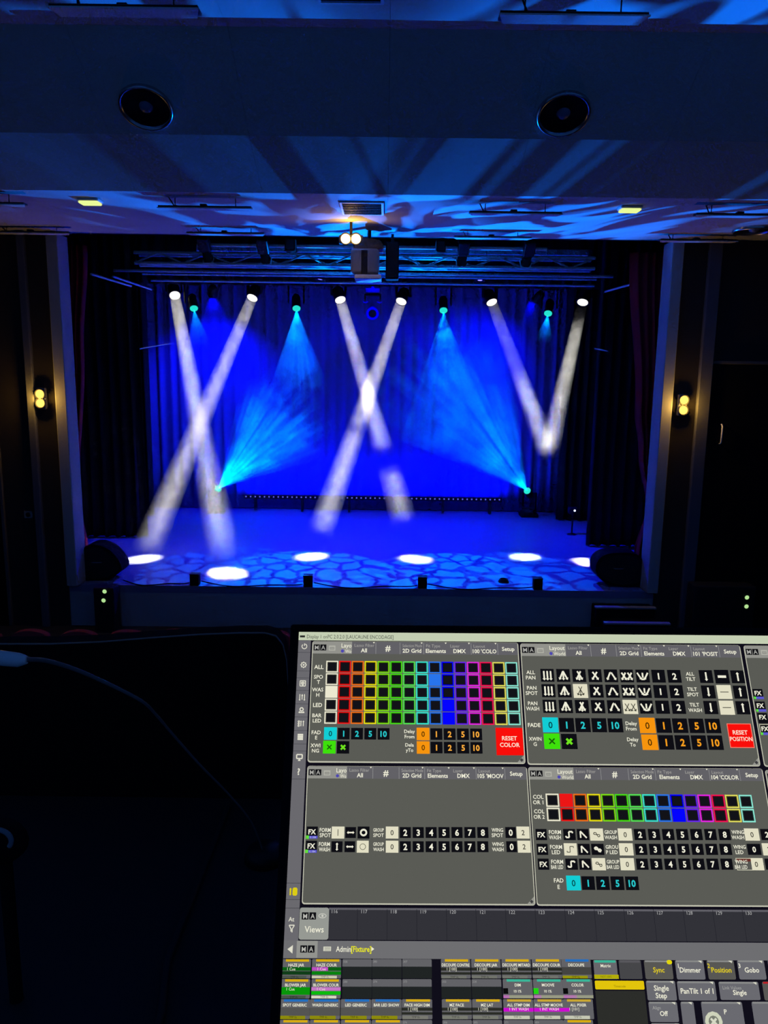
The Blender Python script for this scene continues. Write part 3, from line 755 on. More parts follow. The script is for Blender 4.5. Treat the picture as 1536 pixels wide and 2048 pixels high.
part(mon, 'stand_foot', M_blackm, lambda b: b.bbox(SP(.0, 0).x, SP(.24, 0).x, SP(.1, VB).y + .02, SP(.1, VB).y + .28, ZD, ZD + .01, .003))
# ---- screen print: every section is one flat mesh whose faces carry their own colour
E_ui = bpy.data.materials.new('screen_print'); E_ui.use_nodes = True
nt = E_ui.node_tree; nt.nodes.remove(nt.nodes['Principled BSDF'])
e_ = nt.nodes.new('ShaderNodeEmission'); at_ = nt.nodes.new('ShaderNodeAttribute'); at_.attribute_name = 'print'
nt.links.new(at_.outputs['Color'], e_.inputs[0]); e_.inputs[1].default_value = 1.0
nt.links.new(e_.outputs[0], nt.nodes['Material Output'].inputs['Surface'])
E_ui.cycles.emission_sampling = 'NONE'
SEC = {}; cur = [None]
def section(name): cur[0] = SEC.setdefault(name, ([], [], []))
LAY = 0.00006
def uvpoly(pts, c, layer):
    v, f, k = cur[0]; n = len(v)
    v += [(p[0], p[1], .0003 + layer * LAY) for p in pts]; f.append(tuple(range(n, n + len(pts)))); k.append(rgb(*c))
def ur(u0, v0, u1, v1, c, layer=2): uvpoly([(u0, v1), (u1, v1), (u1, v0), (u0, v0)], c, layer)
def R(x0, y0, x1, y1, c, layer=2):
    a = S(x0, y0); b = S(x1, y1); ur(a[0], a[1], b[0], b[1], c, layer); return (a[0], a[1], b[0], b[1])
def rr(u0, v0, u1, v1, rad, c, layer):      # rounded rectangle
    P = []
    for cx, cy, a0 in ((u1 - rad, v0 - rad, 0), (u0 + rad, v0 - rad, 90), (u0 + rad, v1 + rad, 180), (u1 - rad, v1 + rad, 270)):
        for k in range(4):
            a = math.radians(a0 + 30 * k); P.append((cx + rad * math.cos(a), cy + rad * math.sin(a)))
    uvpoly(P, c, layer)
def useg(a, b, wd, c, layer=5):
    dx, dy = b[0] - a[0], b[1] - a[1]; l = math.hypot(dx, dy) or 1e-9; nx, ny = -dy / l * wd / 2, dx / l * wd / 2
    uvpoly([(a[0] + nx, a[1] + ny), (a[0] - nx, a[1] - ny), (b[0] - nx, b[1] - ny), (b[0] + nx, b[1] + ny)], c, layer)
TXT = {}
def tmesh(s, bold):
    if (s, bold) in TXT: return TXT[(s, bold)]
    cu = bpy.data.curves.new('t', 'FONT'); cu.body = s; cu.resolution_u = 2; cu.offset = bold; cu.fill_mode = 'FRONT'
    o = bpy.data.objects.new('t', cu); me = o.to_mesh()
    vs = [(v.co.x, v.co.y) for v in me.vertices]; fs = [tuple(p.vertices) for p in me.polygons]
    o.to_mesh_clear(); bpy.data.objects.remove(o); bpy.data.curves.remove(cu)
    x0 = min((v[0] for v in vs), default=0); x1 = max((v[0] for v in vs), default=1)
    TXT[(s, bold)] = (vs, fs, x0, x1); return TXT[(s, bold)]
CAPH = 0.72
def utext(s, u, v, h, c, layer=6, align=0.5, bold=0.015, wid=None):
    """text of cap height h centred at u, v (plane coordinates); wid squeezes it to a width"""
    vs, fs, x0, x1 = tmesh(s, bold); k = h / CAPH; kx = k
    if wid and (x1 - x0) * k > wid: kx = wid / (x1 - x0)
    V, Fc, Kc = cur[0]; n = len(V)
    V += [(u + (p[0] - x0 - (x1 - x0) * align) * kx, v + p[1] * k - h / 2, .0003 + layer * LAY) for p in vs]
    for f in fs: Fc.append(tuple(n + i for i in f)); Kc.append(rgb(*c))
PX = S(1000, 1600)[0] - S(999, 1600)[0]       # metres on the glass per picture pixel
def kx(y): return S(1000.5, y)[0] - S(999.5, y)[0]      # the same at picture row y, across
def ky(y): return S(1000, y - .5)[1] - S(1000, y + .5)[1]     # and up the glass
def T(s, x, y, h, c=(235, 232, 215), layer=6, align=0.5, bold=0.015, wid=None):
    u, v = S(x, y)
    utext(s, u, v, h * ky(y), c, layer, align, bold, wid * kx(y) if wid else None)
WHT = (238, 236, 215); DRK = (14, 14, 20); BODY = (90, 91, 85); HEAD = (98, 97, 102); HEADL = (146, 146, 140); FRAME = (190, 190, 172); CREAM = (226, 222, 196)
CYAN = (18, 205, 212); ORG = (246, 148, 14); GRN = (62, 224, 12); RED = (250, 14, 10)
section('screen_background'); ur(UL, VT, UR, VB, (16, 14, 26), 0)
section('title_bar')
a = S(598, 1264); b = S(598, 1280.5); ur(UL, a[1], UR, b[1], (196, 206, 178), 1)
R(600, 1271, 610, 1275, (40, 40, 40), 2)
T('Display 1 onPC 2.0.2.0 [LAUCAUNE ENCODAGE]', 614, 1273, 7.5, (70, 74, 66), 3, 0.0, 0.0, 172)
# ---- cells and pictograms
def cell(q, c, layer=3, inset=0.0):
    u0, v0, u1, v1 = q; ur(u0 + inset, v0 - inset, u1 - inset, v1 + inset, c, layer)
def grid(tl, tr, bl, nc, nr, gap=0.06):
    u0, v0 = S(*tl); u1 = S(*tr)[0]; v1 = S(*bl)[1]; pu = (u1 - u0) / nc; pv = (v0 - v1) / nr
    return lambda r, c, k=gap: (u0 + c * pu + k * pu / 2, v0 - r * pv - k * pv / 2, u0 + (c + 1) * pu - k * pu / 2, v0 - (r + 1) * pv + k * pv / 2)
def ctext(q, s, c, hf=.5, bold=.03, layer=6): utext(s, (q[0] + q[2]) / 2, (q[1] + q[3]) / 2, (q[1] - q[3]) * hf, c, layer, .5, bold, (q[2] - q[0]) * .86)
def key(q, s, on=None, c=WHT, hf=.46):
    if on: cell(q, on, 3); ctext(q, s, tuple(int(x * .28) for x in on), hf * .95, 0.012)
    else: cell(q, DRK, 3, .0004); ctext(q, s, c, hf)
def two(x, y, a, b, h=7.0, wid=27, c=WHT, gap=10.5): T(a, x, y - gap / 2, h, c, 6, .5, .015, wid); T(b, x, y + gap / 2, h, c, 6, .5, .015, wid)
def lines(q, segs, c, wd=.15):
    cx, cy = (q[0] + q[2]) / 2, (q[1] + q[3]) / 2; hx = (q[2] - q[0]) / 2 * .78; hy = (q[1] - q[3]) / 2 * .78
    for (xa, ya, xb, yb, *arrow) in segs:
        A = (cx + xa * hx, cy + ya * hy); B = (cx + xb * hx, cy + yb * hy)
        useg(A, B, wd * hx * 2 * .55, c)
        if arrow:
            dx, dy = B[0] - A[0], B[1] - A[1]; l = math.hypot(dx, dy); dx /= l; dy /= l; s = hx * .34
            uvpoly([(B[0] + dx * s, B[1] + dy * s), (B[0] - dy * s * .9, B[1] + dx * s * .9), (B[0] + dy * s * .9, B[1] - dx * s * .9)], c, 5)
PAN = [[(-.6, .8, -.6, -.6, 1), (0, .8, 0, -.6, 1), (.6, .8, .6, -.6, 1)], [(0, .8, -.6, -.5, 1), (0, .8, 0, -.55, 1), (0, .8, .6, -.5, 1)],
       [(-.3, .8, .4, -.5, 1), (0, .2, 0, -.6, 1), (.3, .8, -.4, -.5, 1)], [(-.4, .7, .4, -.5, 1), (.4, .7, -.4, -.5, 1)], [(-.1, .6, -.6, -.5, 1), (-.1, .6, .0, .6), (.1, .6, .7, -.5, 1)],
       [(-.9, .6, -.25, -.5, 1), (-.2, .6, -.8, -.5, 1), (.2, .6, .8, -.5, 1), (.9, .6, .25, -.5, 1)], [(-.95, .6, -.4, -.4, 1), (.0, .6, 0, -.3), (-.3, -.6, .3, -.6), (.95, .6, .4, -.4, 1)]]
def pict(q, segs, on):
    cell(q, CREAM if on else DRK, 3, 0 if on else .0004); lines(q, segs, (60, 60, 50) if on else WHT, .12 if on else .26)
COLS = [(236, 232, 208), (236, 22, 22), (238, 110, 24), (232, 222, 16), (124, 220, 18), (70, 218, 20), (84, 226, 84), (56, 228, 208), (40, 116, 236), (4, 4, 255), (104, 36, 238), (232, 34, 228), (240, 16, 82), (226, 220, 92), (140, 232, 212)]
def swatch(q, c, on):
    if on: cell(q, c, 3); return
    cell(q, c, 3); wd = (q[2] - q[0]); cell(q, tuple(int(x * .30) for x in c), 4, wd * .095); cell(q, (18, 18, 24), 5, wd * .155)
def window(x0, y0, x1, y1, title, lay, full=False, nm=None):
    section('layout_window' + (nm or ''))
    u0, v0 = S(x0, y0); u1, v1 = S(x1, y1); p = kx(y0); pv = ky(y0 + 10)
    rr(u0, v0, u1, v1, 5 * p, FRAME, 1); rr(u0 + 1.6 * p, v0 - .3 * pv, u1 - 1.8 * p, v1 + 2.6 * pv, 4 * p, BODY, 2)
    hb = v0 - 25 * pv; hs = u0 + (79 if not full else 90) * p
    ur(u0 + 1.6 * p, v0 - 1.0 * pv, u1 - 1.8 * p, hb, HEAD, 3); ur(u0 + 1.6 * p, v0 - 1.0 * pv, hs, hb, HEADL, 4)
    for k, ch in ((0, 'M'), (1, 'A')):
        ur(u0 + (3 + 13 * k) * p, v0 - 7 * pv, u0 + (15 + 13 * k) * p, v0 - 19 * pv, (18, 18, 22), 5); utext(ch, u0 + (9 + 13 * k) * p, v0 - 13 * pv, 8.4 * p, (170, 170, 165), 6, .5, .01)
    ur(u0 + 33 * p, v0 - 9 * pv, u0 + 46 * p, v0 - 19 * pv, (176, 176, 166), 5); ur(u0 + 35 * p, v0 - 12 * pv, u0 + 44 * p, v0 - 17 * pv, (140, 140, 134), 6); useg((u0 + 36 * p, v0 - 14.5 * pv), (u0 + 43 * p, v0 - 14.5 * pv), p, (176, 176, 166), 7)
    utext('Layout' if full else 'Layo', u0 + 58 * p, v0 - 8.5 * pv, 8.5 * p, WHT, 6, 0, .01, (30 if full else 20) * p)
    rr(u0 + 57 * p, v0 - 16.5 * pv, u0 + 63.5 * p, v0 - 23 * pv, 3.2 * p, (78, 72, 176), 5); utext('World' if full else 'Wo', u0 + 65.5 * p, v0 - 20 * pv, 7 * p, WHT, 6, 0, .005, (23 if full else 12) * p)
    W = (u1 - u0) / p; x = (hs - u0) / p; rest = W - x
    fr = [0, .143, .288, .43, .575, .715, .875, 1.0]
    items = [('Lasso Filter', 'All'), ('', '#'), ('Selection Mode', '2D Grid'), ('Fit Type', 'Elements'), ('Layer', 'DMX'), ('Layout', lay), ('', 'Setup')]
    for i, (sm, bg) in enumerate(items):
        xa = x + rest * fr[i]; xb = x + rest * fr[i + 1]
        if sm: utext(sm, u0 + (xa + 5) * p, v0 - 8 * pv, 6.2 * p, (165, 163, 158), 6, 0, 0, (xb - xa - 8) * p)
        utext(bg, u0 + (xa + xb) / 2 * p, v0 - (18 if sm else 13) * pv, (8 if bg != '#' else 12) * p, WHT, 6, .5, .02, (xb - xa - 6) * p)
        if i not in (0, 4): useg((u0 + xa * p, v0 - 2 * pv), (u0 + xa * p, hb), .8 * p, (150, 150, 150), 5)
        if sm: uvpoly([(u0 + (xb - 6) * p, v0 - 1.5 * pv), (u0 + (xb - 2) * p, v0 - 1.5 * pv), (u0 + (xb - 4) * p, v0 - 4.5 * pv)], WHT, 6)
    uvpoly([(u1 - 2 * p, v1 + 2 * pv), (u1 - 2 * p, v1 + 16 * pv), (u1 - 16 * p, v1 + 2 * pv)], (150, 150, 142), 4); uvpoly([(u1 - 7 * p, v1 + 3.5 * pv), (u1 - 3.5 * p, v1 + 7 * pv), (u1 - 7 * p, v1 + 10.5 * pv), (u1 - 10.5 * p, v1 + 7 * pv)], (60, 60, 62), 5)
def strip(tl, wpx, hpx, vals, first, c, gap=.06, hf=.46):
    """row of number keys starting with a lit one"""
    u0, v0 = S(*tl); p = kx(tl[1]); pv = ky(tl[1] + hpx / 2)
    for i, s in enumerate(vals):
        q = (u0 + i * wpx * p + gap * p * 8, v0 - gap * 8 * pv, u0 + (i + 1) * wpx * p - gap * 8 * p, v0 - hpx * pv + gap * 8 * pv)
        key(q, s, first if i == 0 else None, c, hf)
NUM = ['0', '1', '2', '5', '10']
# colour window
window(625, 1282, 1051, 1528, '', "100 'COLO")
g = grid((652, 1321), (1034.5, 1323), (648.3, 1448.3), 15, 5)
for r in range(5):
    for c in range(15): swatch(g(r, c), COLS[c], (r, c) in ((2, 0), (1, 8), (3, 9), (4, 9)))
for y, s in ((1334, 'ALL'), (1410, 'LED')): T(s, 638 - (y - 1334) * .035, y, 8, WHT, 6, .5, .02)
two(637, 1359, 'SPO', 'T', 7.5); two(635.5, 1384.5, 'WAS', 'H', 7.5); two(634, 1436, 'BAR', 'LED', 7.5)
strip((648, 1454), 26.4, 26, NUM, CYAN, (40, 200, 205)); two(632.5, 1470, 'FAD', 'E', 7.5); two(631, 1496, 'XWI', 'NG', 7.5)
X_ = [(-.45, .45, .45, -.45), (.45, .45, -.45, -.45)]
def xkeys(tl, wp, hp):
    u0, v0 = S(*tl); p = kx(tl[1]); pv = ky(tl[1] + hp / 2)
    q = (u0, v0, u0 + wp * .96 * p, v0 - hp * pv); cell(q, GRN, 3); lines(q, X_, (24, 90, 10), .2)
    q = (u0 + wp * 1.05 * p, v0 - .5 * pv, u0 + wp * 2 * p, v0 - hp * pv); cell(q, DRK, 3); lines(q, X_, (110, 226, 30), .34)
xkeys((646.6, 1481.5), 26, 25.5)
two(819, 1468, 'Delay', 'From', 7, 22); two(819, 1495, 'Dela', 'yTo', 7, 22)
strip((832.7, 1455), 26.4, 26, NUM, ORG, (248, 170, 60)); strip((832.9, 1482), 26.5, 26, NUM, ORG, (248, 170, 60))
def redkey(x0, y0, x1, y1, a, b, outline=False):
    q = R(x0, y0, x1, y1, (255, 130, 110) if outline else (230, 20, 14), 3); cell(q, RED, 4, 1.4 * PX)
    mx, my = (q[0] + q[2]) / 2, (q[1] + q[3]) / 2
    utext(a, mx, my + 6.5 * PX, 8.5 * PX, (250, 225, 205), 6, .5, .02, (q[2] - q[0]) * .88); utext(b, mx, my - 6.5 * PX, 8.5 * PX, (250, 225, 205), 6, .5, .02, (q[2] - q[0]) * .92)
redkey(990.5, 1455.5, 1048, 1511, 'RESET', 'COLOR')
# position window
window(1040, 1287, 1521, 1533, '', "101 'POSIT", True, '.001')
g = grid((1077.5, 1335.5), (1488, 1338), (1081, 1428.5), 13, 3, .10)
for r in range(3):
    for c in range(7): pict(g(r, c), PAN[c], (r, c) in ((1, 2), (2, 5)))
    key(g(r, 7), '1'); key(g(r, 8), '2')
    q = g(r, 10); pict(q, [(0, .8, 0, -.5, 1)], False)
    q = g(r, 11); cell(q, CREAM if r else DRK, 3); lines(q, [(-.75, 0, .75, 0)], (70, 70, 60) if r else WHT, .12 if r else .4)
    q = g(r, 12); pict(q, [(0, -.8, 0, .5, 1)], False)
    q = g(r, 9); x = (q[0] + q[2]) / 2; y = (q[1] + q[3]) / 2; a_, b_ = [('ALL', 'TILT'), ('TILT', 'SPOT'), ('TILT', 'WASH')][r]
    utext(a_, x, y + 5.5 * PX, 7.5 * PX, WHT, 6, .5, .015, 26 * PX); utext(b_, x, y - 5.5 * PX, 7.5 * PX, WHT, 6, .5, .015, 28 * PX)
two(1061, 1350, 'ALL', 'PAN', 7.5, 22); two(1063, 1381, 'PAN', 'SPOT', 7.5, 24); two(1065, 1412, 'PAN', 'WASH', 7.5, 26)
T('FADE', 1068, 1450, 8, WHT, 6, .5, .02); two(1070, 1483, 'XWIN', 'G', 7.5, 25)
strip((1083.3, 1434.3), 32.4, 31, NUM, CYAN, (40, 200, 205)); xkeys((1086.7, 1467), 33, 31)
two(1262, 1452, 'Delay', 'From', 7.5, 25); two(1265, 1484, 'Delay', 'To', 7.5, 25)
strip((1276, 1435), 32.8, 32, NUM, ORG, (246, 158, 30)); strip((1281, 1468.5), 32.8, 32, NUM, ORG, (246, 158, 30))
redkey(1452.5, 1447, 1509, 1496, 'RESET', 'POSITION', True)
# right-hand window, cut by the frame
window(1486, 1291, 2010, 1537, '', "103 'FX", True, '.002')
for k, y in enumerate((1388, 1413, 1436, 1459)):
    u, v = S(1504 + k * 4.6, y - 10); p = PX; q = (u, v, u + 21 * p, v - 21 * p); cell(q, (236, 236, 200) if k == 3 else DRK, 3); cell(q, DRK, 4, .8 * p)
    utext('FX', (q[0] + q[2]) / 2, (q[1] + q[3]) / 2 + 2 * p, 9 * p, WHT, 6, .5, .03)
    if k != 2: ur(q[0], q[3] + 5 * p, q[0] + 5 * p, q[3], (90, 220, 60), 5); ur(q[0] + 5 * p, q[3] + 5 * p, q[2], q[3], (92, 88, 205), 5)
# movement window
window(615, 1531.5, 1071, 1811, '', "105 'MOOV", False, '.003')
p = PX
for r in range(2):
    y = 1653 + r * 28.3; dx = -1.6 * r
    def c_(x, wd=23.5, y=y): u, v = S(x, y); return (u, v, u + wd * kx(y), v - 24 * ky(y + 12))
    q = c_(613.8 + dx, 22); cell(q, DRK, 3); utext('FX', (q[0] + q[2]) / 2, (q[1] + q[3]) / 2 + 1.5 * p, 9 * p, WHT, 6, .5, .03)
    ur(q[0] - p, q[3] + 5.5 * p, q[0] + 5 * p, q[3] - .5 * p, (100, 222, 60), 5); ur(q[0] + 5 * p, q[3] + 5 * p, q[2], q[3], (80, 76, 200), 5); utext('0.184', q[0] + 13 * p, q[3] + 2.5 * p, 4 * p, (200, 200, 240), 6, .5, 0, 14 * p)
    two(650.5 + dx, y + 12, 'FORM', ('SPOT', 'WASH')[r], 8, 22)
    pict(c_(663.8 + dx, 25), [(0, -.7, 0, .7)], True) if r == 0 else pict(c_(663.8 + dx, 24), [(0, 0, 0, -.5, 1), (0, 0, 0, .5, 1)], False)
    pict(c_(690 + dx, 23), [(0, 0, -.5, 0, 1), (0, 0, .5, 0, 1)], False)
    q = c_(715.5 + dx, 23.5); cell(q, CREAM if r else DRK, 3)
    ring = [(.62 * math.cos(k * .393), .62 * math.sin(k * .393), .62 * math.cos((k + 1) * .393), .62 * math.sin((k + 1) * .393)) for k in range(16)]
    lines(q, ring, (80, 80, 64) if r else WHT, .1 if r else .34)
    two(757, y + 12, 'GROUP', ('SPOT', 'WASH')[r], 7, 21)
    key(c_(771.6, 25), '0', CREAM)
    for k in range(7): key(c_(798.5 + 25.75 * k, 24), str(k + 2), None, WHT, .52)
    two(994.5 + r, y + 12, 'WING', ('SPOT', 'WASH')[r], 7.5, 23)
    key(c_(1009 + 2 * r, 23), '0', None, WHT, .52); key(c_(1032.4 + 2.2 * r, 25.5), '2', CREAM)
# colour effect window
window(1056, 1534, 1572, 1814, '', "104 'COLOR", True, '.004')
g = grid((1089.8, 1586.4), (1503, 1590), (1093, 1643), 15, 2)
for r in range(2):
    for c in range(15): swatch(g(r, c), COLS[c], (r, c) in ((0, 1), (1, 9)))
two(1076, 1599, 'COL', 'OR 1', 8, 22, WHT, 11); two(1078, 1628, 'COL', 'OR 2', 8, 22, WHT, 11)
SQ = [(-.7, -.6, -.1, -.6), (-.1, -.6, -.1, .6), (-.1, .6, .6, .6), (.6, .6, .6, .3), (-.7, -.6, -.7, -.3)]
SAW = [(-.5, -.7, -.5, .7), (-.5, .7, .7, -.7)]
SIN = [(-.6, .1, -.45, .45), (-.45, .45, -.1, .4), (-.1, .4, .1, -.2), (.1, -.2, .3, -.5), (.3, -.5, .6, -.35), (.6, -.35, .55, 0), (.55, 0, .2, 0), (.2, 0, -.3, 0), (-.3, 0, -.6, .1)]
for r in range(3):
    y = 1656.8 + 29.6 * r; dx = 2.2 * r
    def c_(x, wd=24, y=y): u, v = S(x, y); return (u, v, u + wd * kx(y), v - 24.5 * ky(y + 12))
    key(c_(1069.5 + dx), 'FX', None, WHT, .42)
    two(1109.5 + dx, y + 12.5, 'FORM', ('WASH', 'LED', 'BAR LED')[r], 8, 24)
    pict(c_(1124.6 + dx, 26), SQ, r == 1); pict(c_(1151.8 + dx, 25.5), SAW, False); pict(c_(1178.3 + dx, 27), SIN, r != 1)
    two(1221 + dx, y + 12.5, ('GROUP', 'GROU', 'GROUP')[r], ('WASH', 'P LED', 'BAR LED')[r], 7.5, 25)
    key(c_(1234.6 + dx, 28), '0', CREAM)
    for k in range(7): key(c_(1265.6 + dx + 28.1 * k, 25.5), str(k + 2), None, WHT, .5)
    if r == 2: q = c_(1466 + dx, 31); cell(q, (215, 215, 190), 3); cell(q, (88, 88, 84), 4, p); ur(q[0] + p, q[1] - p, q[2] - p, q[1] - 6 * p, (104, 48, 40), 5)
    two(1475 + dx * 1.5, y + 12.5, 'WING', ('WASH', 'LED', 'BAR LED')[r], 7.5, 25)
    key(c_(1486.8 + dx * 2, 29), '0', CREAM if r != 1 else None); key(c_(1518 + dx * 2, 26), '2', CREAM if r == 1 else None)
strip((1131, 1750.6), 29.2, 30.5, NUM, CYAN, (40, 200, 205)); two(1117, 1767, 'FAD', 'E', 8.5, 22, WHT, 13)
window(1529, 1540, 2050, 1818, '', "106 'FX", True, '.005')
# toolbar
section('tool_bar')
u0 = UL; u1 = S(621.5, 1290)[0]; ur(u0, S(600, 1281)[1], u1, S(566, 1916)[1], (106, 105, 110), 1)
for y in (1305, 1342, 1356, 1381, 1408, 1434, 1461, 1488, 1502, 1558, 1766, 1799, 1816):
    x = 598 - (y - 1282) * .0528; v = S(x, y)[1]; useg((u0, v), (u1, v), .8 * p, (60, 60, 66), 3)
um = (u0 + u1) / 2
def icon(y, segs, c=(226, 224, 206), wd=.22, sz=9):
    x = 610 - (y - 1282) * .0528; v = S(x, y)[1]; q = (um - sz * p, v + sz * p, um + sz * p, v - sz * p); lines(q, segs, c, wd)
def ringseg(r, n=12, skip=(), cx=0, cy=0): return [(cx + r * math.cos(k * 2 * math.pi / n + 1.8), cy + r * math.sin(k * 2 * math.pi / n + 1.8), cx + r * math.cos((k + 1) * 2 * math.pi / n + 1.8), cy + r * math.sin((k + 1) * 2 * math.pi / n + 1.8)) for k in range(n) if k not in skip]
icon(1293, ringseg(.75, 12, (11, 0)) + [(0, .9, 0, .15)]); icon(1330, ringseg(.72) + ringseg(.2, 8) + [(.75 * math.cos(k * .785), .75 * math.sin(k * .785), .98 * math.cos(k * .785), .98 * math.sin(k * .785)) for k in range(8)])
icon(1367, [(-.8, .8, .8, .8), (-.8, -.8, .8, -.8), (-.8, -.8, -.8, .8), (.8, -.8, .8, .8), (-.4, .4, .4, .4), (-.4, -.2, .4, -.2), (-.4, -.2, -.4, .4), (.4, -.2, .4, .4), (0, .3, 0, -.1), (-.3, -.5, .3, -.5)])
icon(1394, [(-.7, .8, -.7, -.8, 1), (0, .8, 0, -.8), (.7, .8, .7, -.8, 1), (-.25, .4, .25, .4)]); icon(1421, ringseg(.5, 10, (), 0, .3) + [(-.8, -.6, .8, -.6), (-.5, -.3, -.8, -.7), (.5, -.3, .8, -.7)], wd=.3)
icon(1447, ringseg(.22, 8, (), -.65, .55) + ringseg(.22, 8, (), -.65, -.05) + ringseg(.22, 8, (), -.65, -.65) + [(0, -.8, 0, .5, 1), (.7, -.8, .7, .5, 1)])
icon(1474, [(-.8, .6, .8, .6), (-.8, 0, .8, 0), (-.8, -.6, .8, -.6)], wd=.5); icon(1515, [(-.8, .8, .8, .8), (-.8, -.3, .8, -.3), (-.8, -.3, -.8, .8), (.8, -.3, .8, .8), (0, -.3, 0, -.8), (-.35, -.8, .35, -.8)], wd=.3)
T('?', 597.5, 1543, 13, (226, 224, 206), 5, .5, .03)
icon(1783, [(-.7, -.8, -.7, .5, 1), (0, .7, .8, .7), (0, .7, 0, -.7), (.8, .7, .8, -.7), (.4, .7, .4, -.7), (0, 0, .8, 0), (0, -.7, .8, -.7)], (222, 206, 14), .34, 10)
T('At', 583, 1838, 9, (226, 224, 206), 5); icon(1857, [(-.7, .8, .7, .8), (-.7, .8, -.15, -.1), (.7, .8, .15, -.1), (-.15, -.1, -.15, -.7), (.15, -.1, .15, -.9)], wd=.22)
uvpoly([S(575, 1898), S(586, 1890), S(585, 1907)][::-1], (226, 224, 206), 5)
# views bar
section('view_bar')
a = S(600, 1815); b = S(656.5, 1879.5); ur(S(658, 1815)[0], a[1], UR, b[1], (50, 50, 56), 1); ur(S(658, 1815)[0], a[1], UR, a[1] - 3.4 * p, (96, 95, 102), 2)
rr(a[0], a[1], b[0], b[1], 4 * p, (150, 153, 147), 2)
for k, ch in ((0, 'M'), (1, 'A')):
    R(604 + 15 * k, 1824.5, 617 + 15 * k, 1839, (18, 18, 22), 3); T(ch, 610.5 + 15 * k, 1832, 10, (185, 185, 178), 4, .5, .01)
q = S(645, 1831.5)
for k in range(12): useg((q[0] + 7 * p * math.cos(k * .5236), q[1] + 3.5 * p * math.sin(k * .5236)), (q[0] + 7 * p * math.cos((k + 1) * .5236), q[1] + 3.5 * p * math.sin((k + 1) * .5236)), 1.2 * p, (205, 205, 195), 4)
rr(q[0] - 2 * p, q[1] + 2 * p, q[0] + 2 * p, q[1] - 2 * p, 1.9 * p, (205, 205, 195), 4)
T('Views', 628.5, 1858, 13, WHT, 5, .5, .008)
for k in range(16):
    x = 669.5 + 59.1 * k; T(str(116 + k), x, 1822.5 + k * .25, 7.4, (172, 172, 172), 4, .5, 0)
    if k: u, v = S(x - 13.5, 1818); useg((u, v), (u, b[1]), .8 * p, (32, 32, 40), 3)
section('command_line')
a = S(594, 1881); b = S(594, 1916.5); ur(S(566, 1881)[0], a[1], UR, b[1], (110, 110, 113), 2); R(594, 1881.5, 634.5, 1915.5, (146, 147, 142), 3)
for k, ch in ((0, 'M'), (1, 'A')):
    R(601 + 15 * k, 1890.5, 614 + 15 * k, 1905, (18, 18, 22), 4); T(ch, 607.5 + 15 * k, 1898, 10, (185, 185, 178), 5, .5, .01)
R(647, 1893, 662, 1902, (214, 214, 196), 4)
for k in range(3): u, v = S(649, 1895.2 + 2.4 * k); useg((u, v), (u + 11 * p, v), .7 * p, (120, 120, 112), 5)
T('Admin', 672, 1897.5, 11.5, WHT, 5, 0, .01, 30); T('[Fixture]', 702.5, 1897.5, 11.5, (232, 230, 20), 5, 0, .02, 40)
uvpoly([S(743, 1893.5), S(748.5, 1897.8), S(743, 1902)], WHT, 5)
# executor bar
section('executor_bar')
YEL = (214, 172, 16); BLU = (34, 110, 190); TEA = (58, 180, 152)
v4 = S(600, 1918)[1]
def ex(x0, row, wd, top, name, cue=None, bars=(), base=(98, 98, 102), tail=None):
    y0 = (1918, 1958, 1998, 2039.5)[row]; hgt = (39, 39, 40.5, 40)[row]
    p = kx(y0); pv = ky(y0 + 20); u, v = S(x0, y0); wdm = wd * p; H_ = hgt * pv * .985
    rr(u, v, u + wdm, v - H_, 2 * p, base, 2)
    if top: ur(u + 8 * p, v - .2 * pv, u + wdm - 4 * p, v - 5 * pv, top, 3)
    if name: utext(name, u + wdm / 2, v - 11.5 * pv, 6 * pv, WHT, 5, .5, .02, wdm * .94)
    if not name and not top: ur(u, v - 15 * pv, u + wdm, v - H_, (32, 36, 36), 3); utext(str(random.randint(300, 420)), u + 2 * p, v - 5 * pv, 4.6 * pv, (150, 150, 150), 5, 0, 0)
    for (ya, yb, c, f) in bars: ur(u, v - ya * pv, u + wdm * f, v - yb * pv, c, 4)
    if cue: utext(cue, u + wdm * .2, v - 19.5 * pv, 6 * pv, WHT, 6, 0, 0)
    if tail: ur(u + .5 * p, v - 33 * pv, u + wdm * .86, v - H_, tail, 4); utext('TMP 0s', u + wdm * .45, v - 35.5 * pv, 4.4 * pv, tuple(int(x * .5) for x in tail), 5, .5, 0)
G1 = (10, 96, 18); G2 = (16, 62, 24); MAG = (206, 74, 212); BK = (42, 44, 38); OLV = (140, 138, 12)
xs = [564, 624.5, 685, 744.5, 804.5]
ex(xs[0], 0, 58, YEL, 'HAZE JAR', '1 Cue', ((16, 23, G1, 1), (24, 31, G2, 1)), tail=(76, 86, 76)); ex(xs[1], 0, 58, YEL, 'HAZE COUR', '1 Cue', ((16, 23, G1, 1), (16, 23, MAG, .55), (24.5, 31, (8, 130, 14), 1)), tail=(200, 200, 172))
ex(xs[0] - 1.5, 1, 58, YEL, 'BLOWER JAR', '1 Cue', ((16, 31, (8, 150, 10), 1),), tail=(70, 84, 70)); ex(xs[1] - 1, 1, 58, YEL, 'BLOWER COUR', '1 Cue', ((16, 23, (196, 120, 196), 1), (24, 31, (10, 186, 12), 1)), tail=(214, 214, 190))
for i in (2, 3, 4):
    ex(xs[i], 0, 58.5, None, ''); ex(xs[i], 1, 58.5, None, '')
for i, n_ in enumerate(('SPOT GENERIC', 'WASH GENERIC', 'LED GENERIC', 'BAR LED SHOW')): ex((560, 620.5, 682, 743)[i], 2, 60, BLU, n_, None, ((17, 33, (84, 84, 82), 1),), tail=OLV)
ex(804, 2, 60, YEL, 'FACE HIGH DIM', '1 [100]', ((17, 23, BK, 1), (26, 31, BK, 1)), tail=(120, 120, 112))
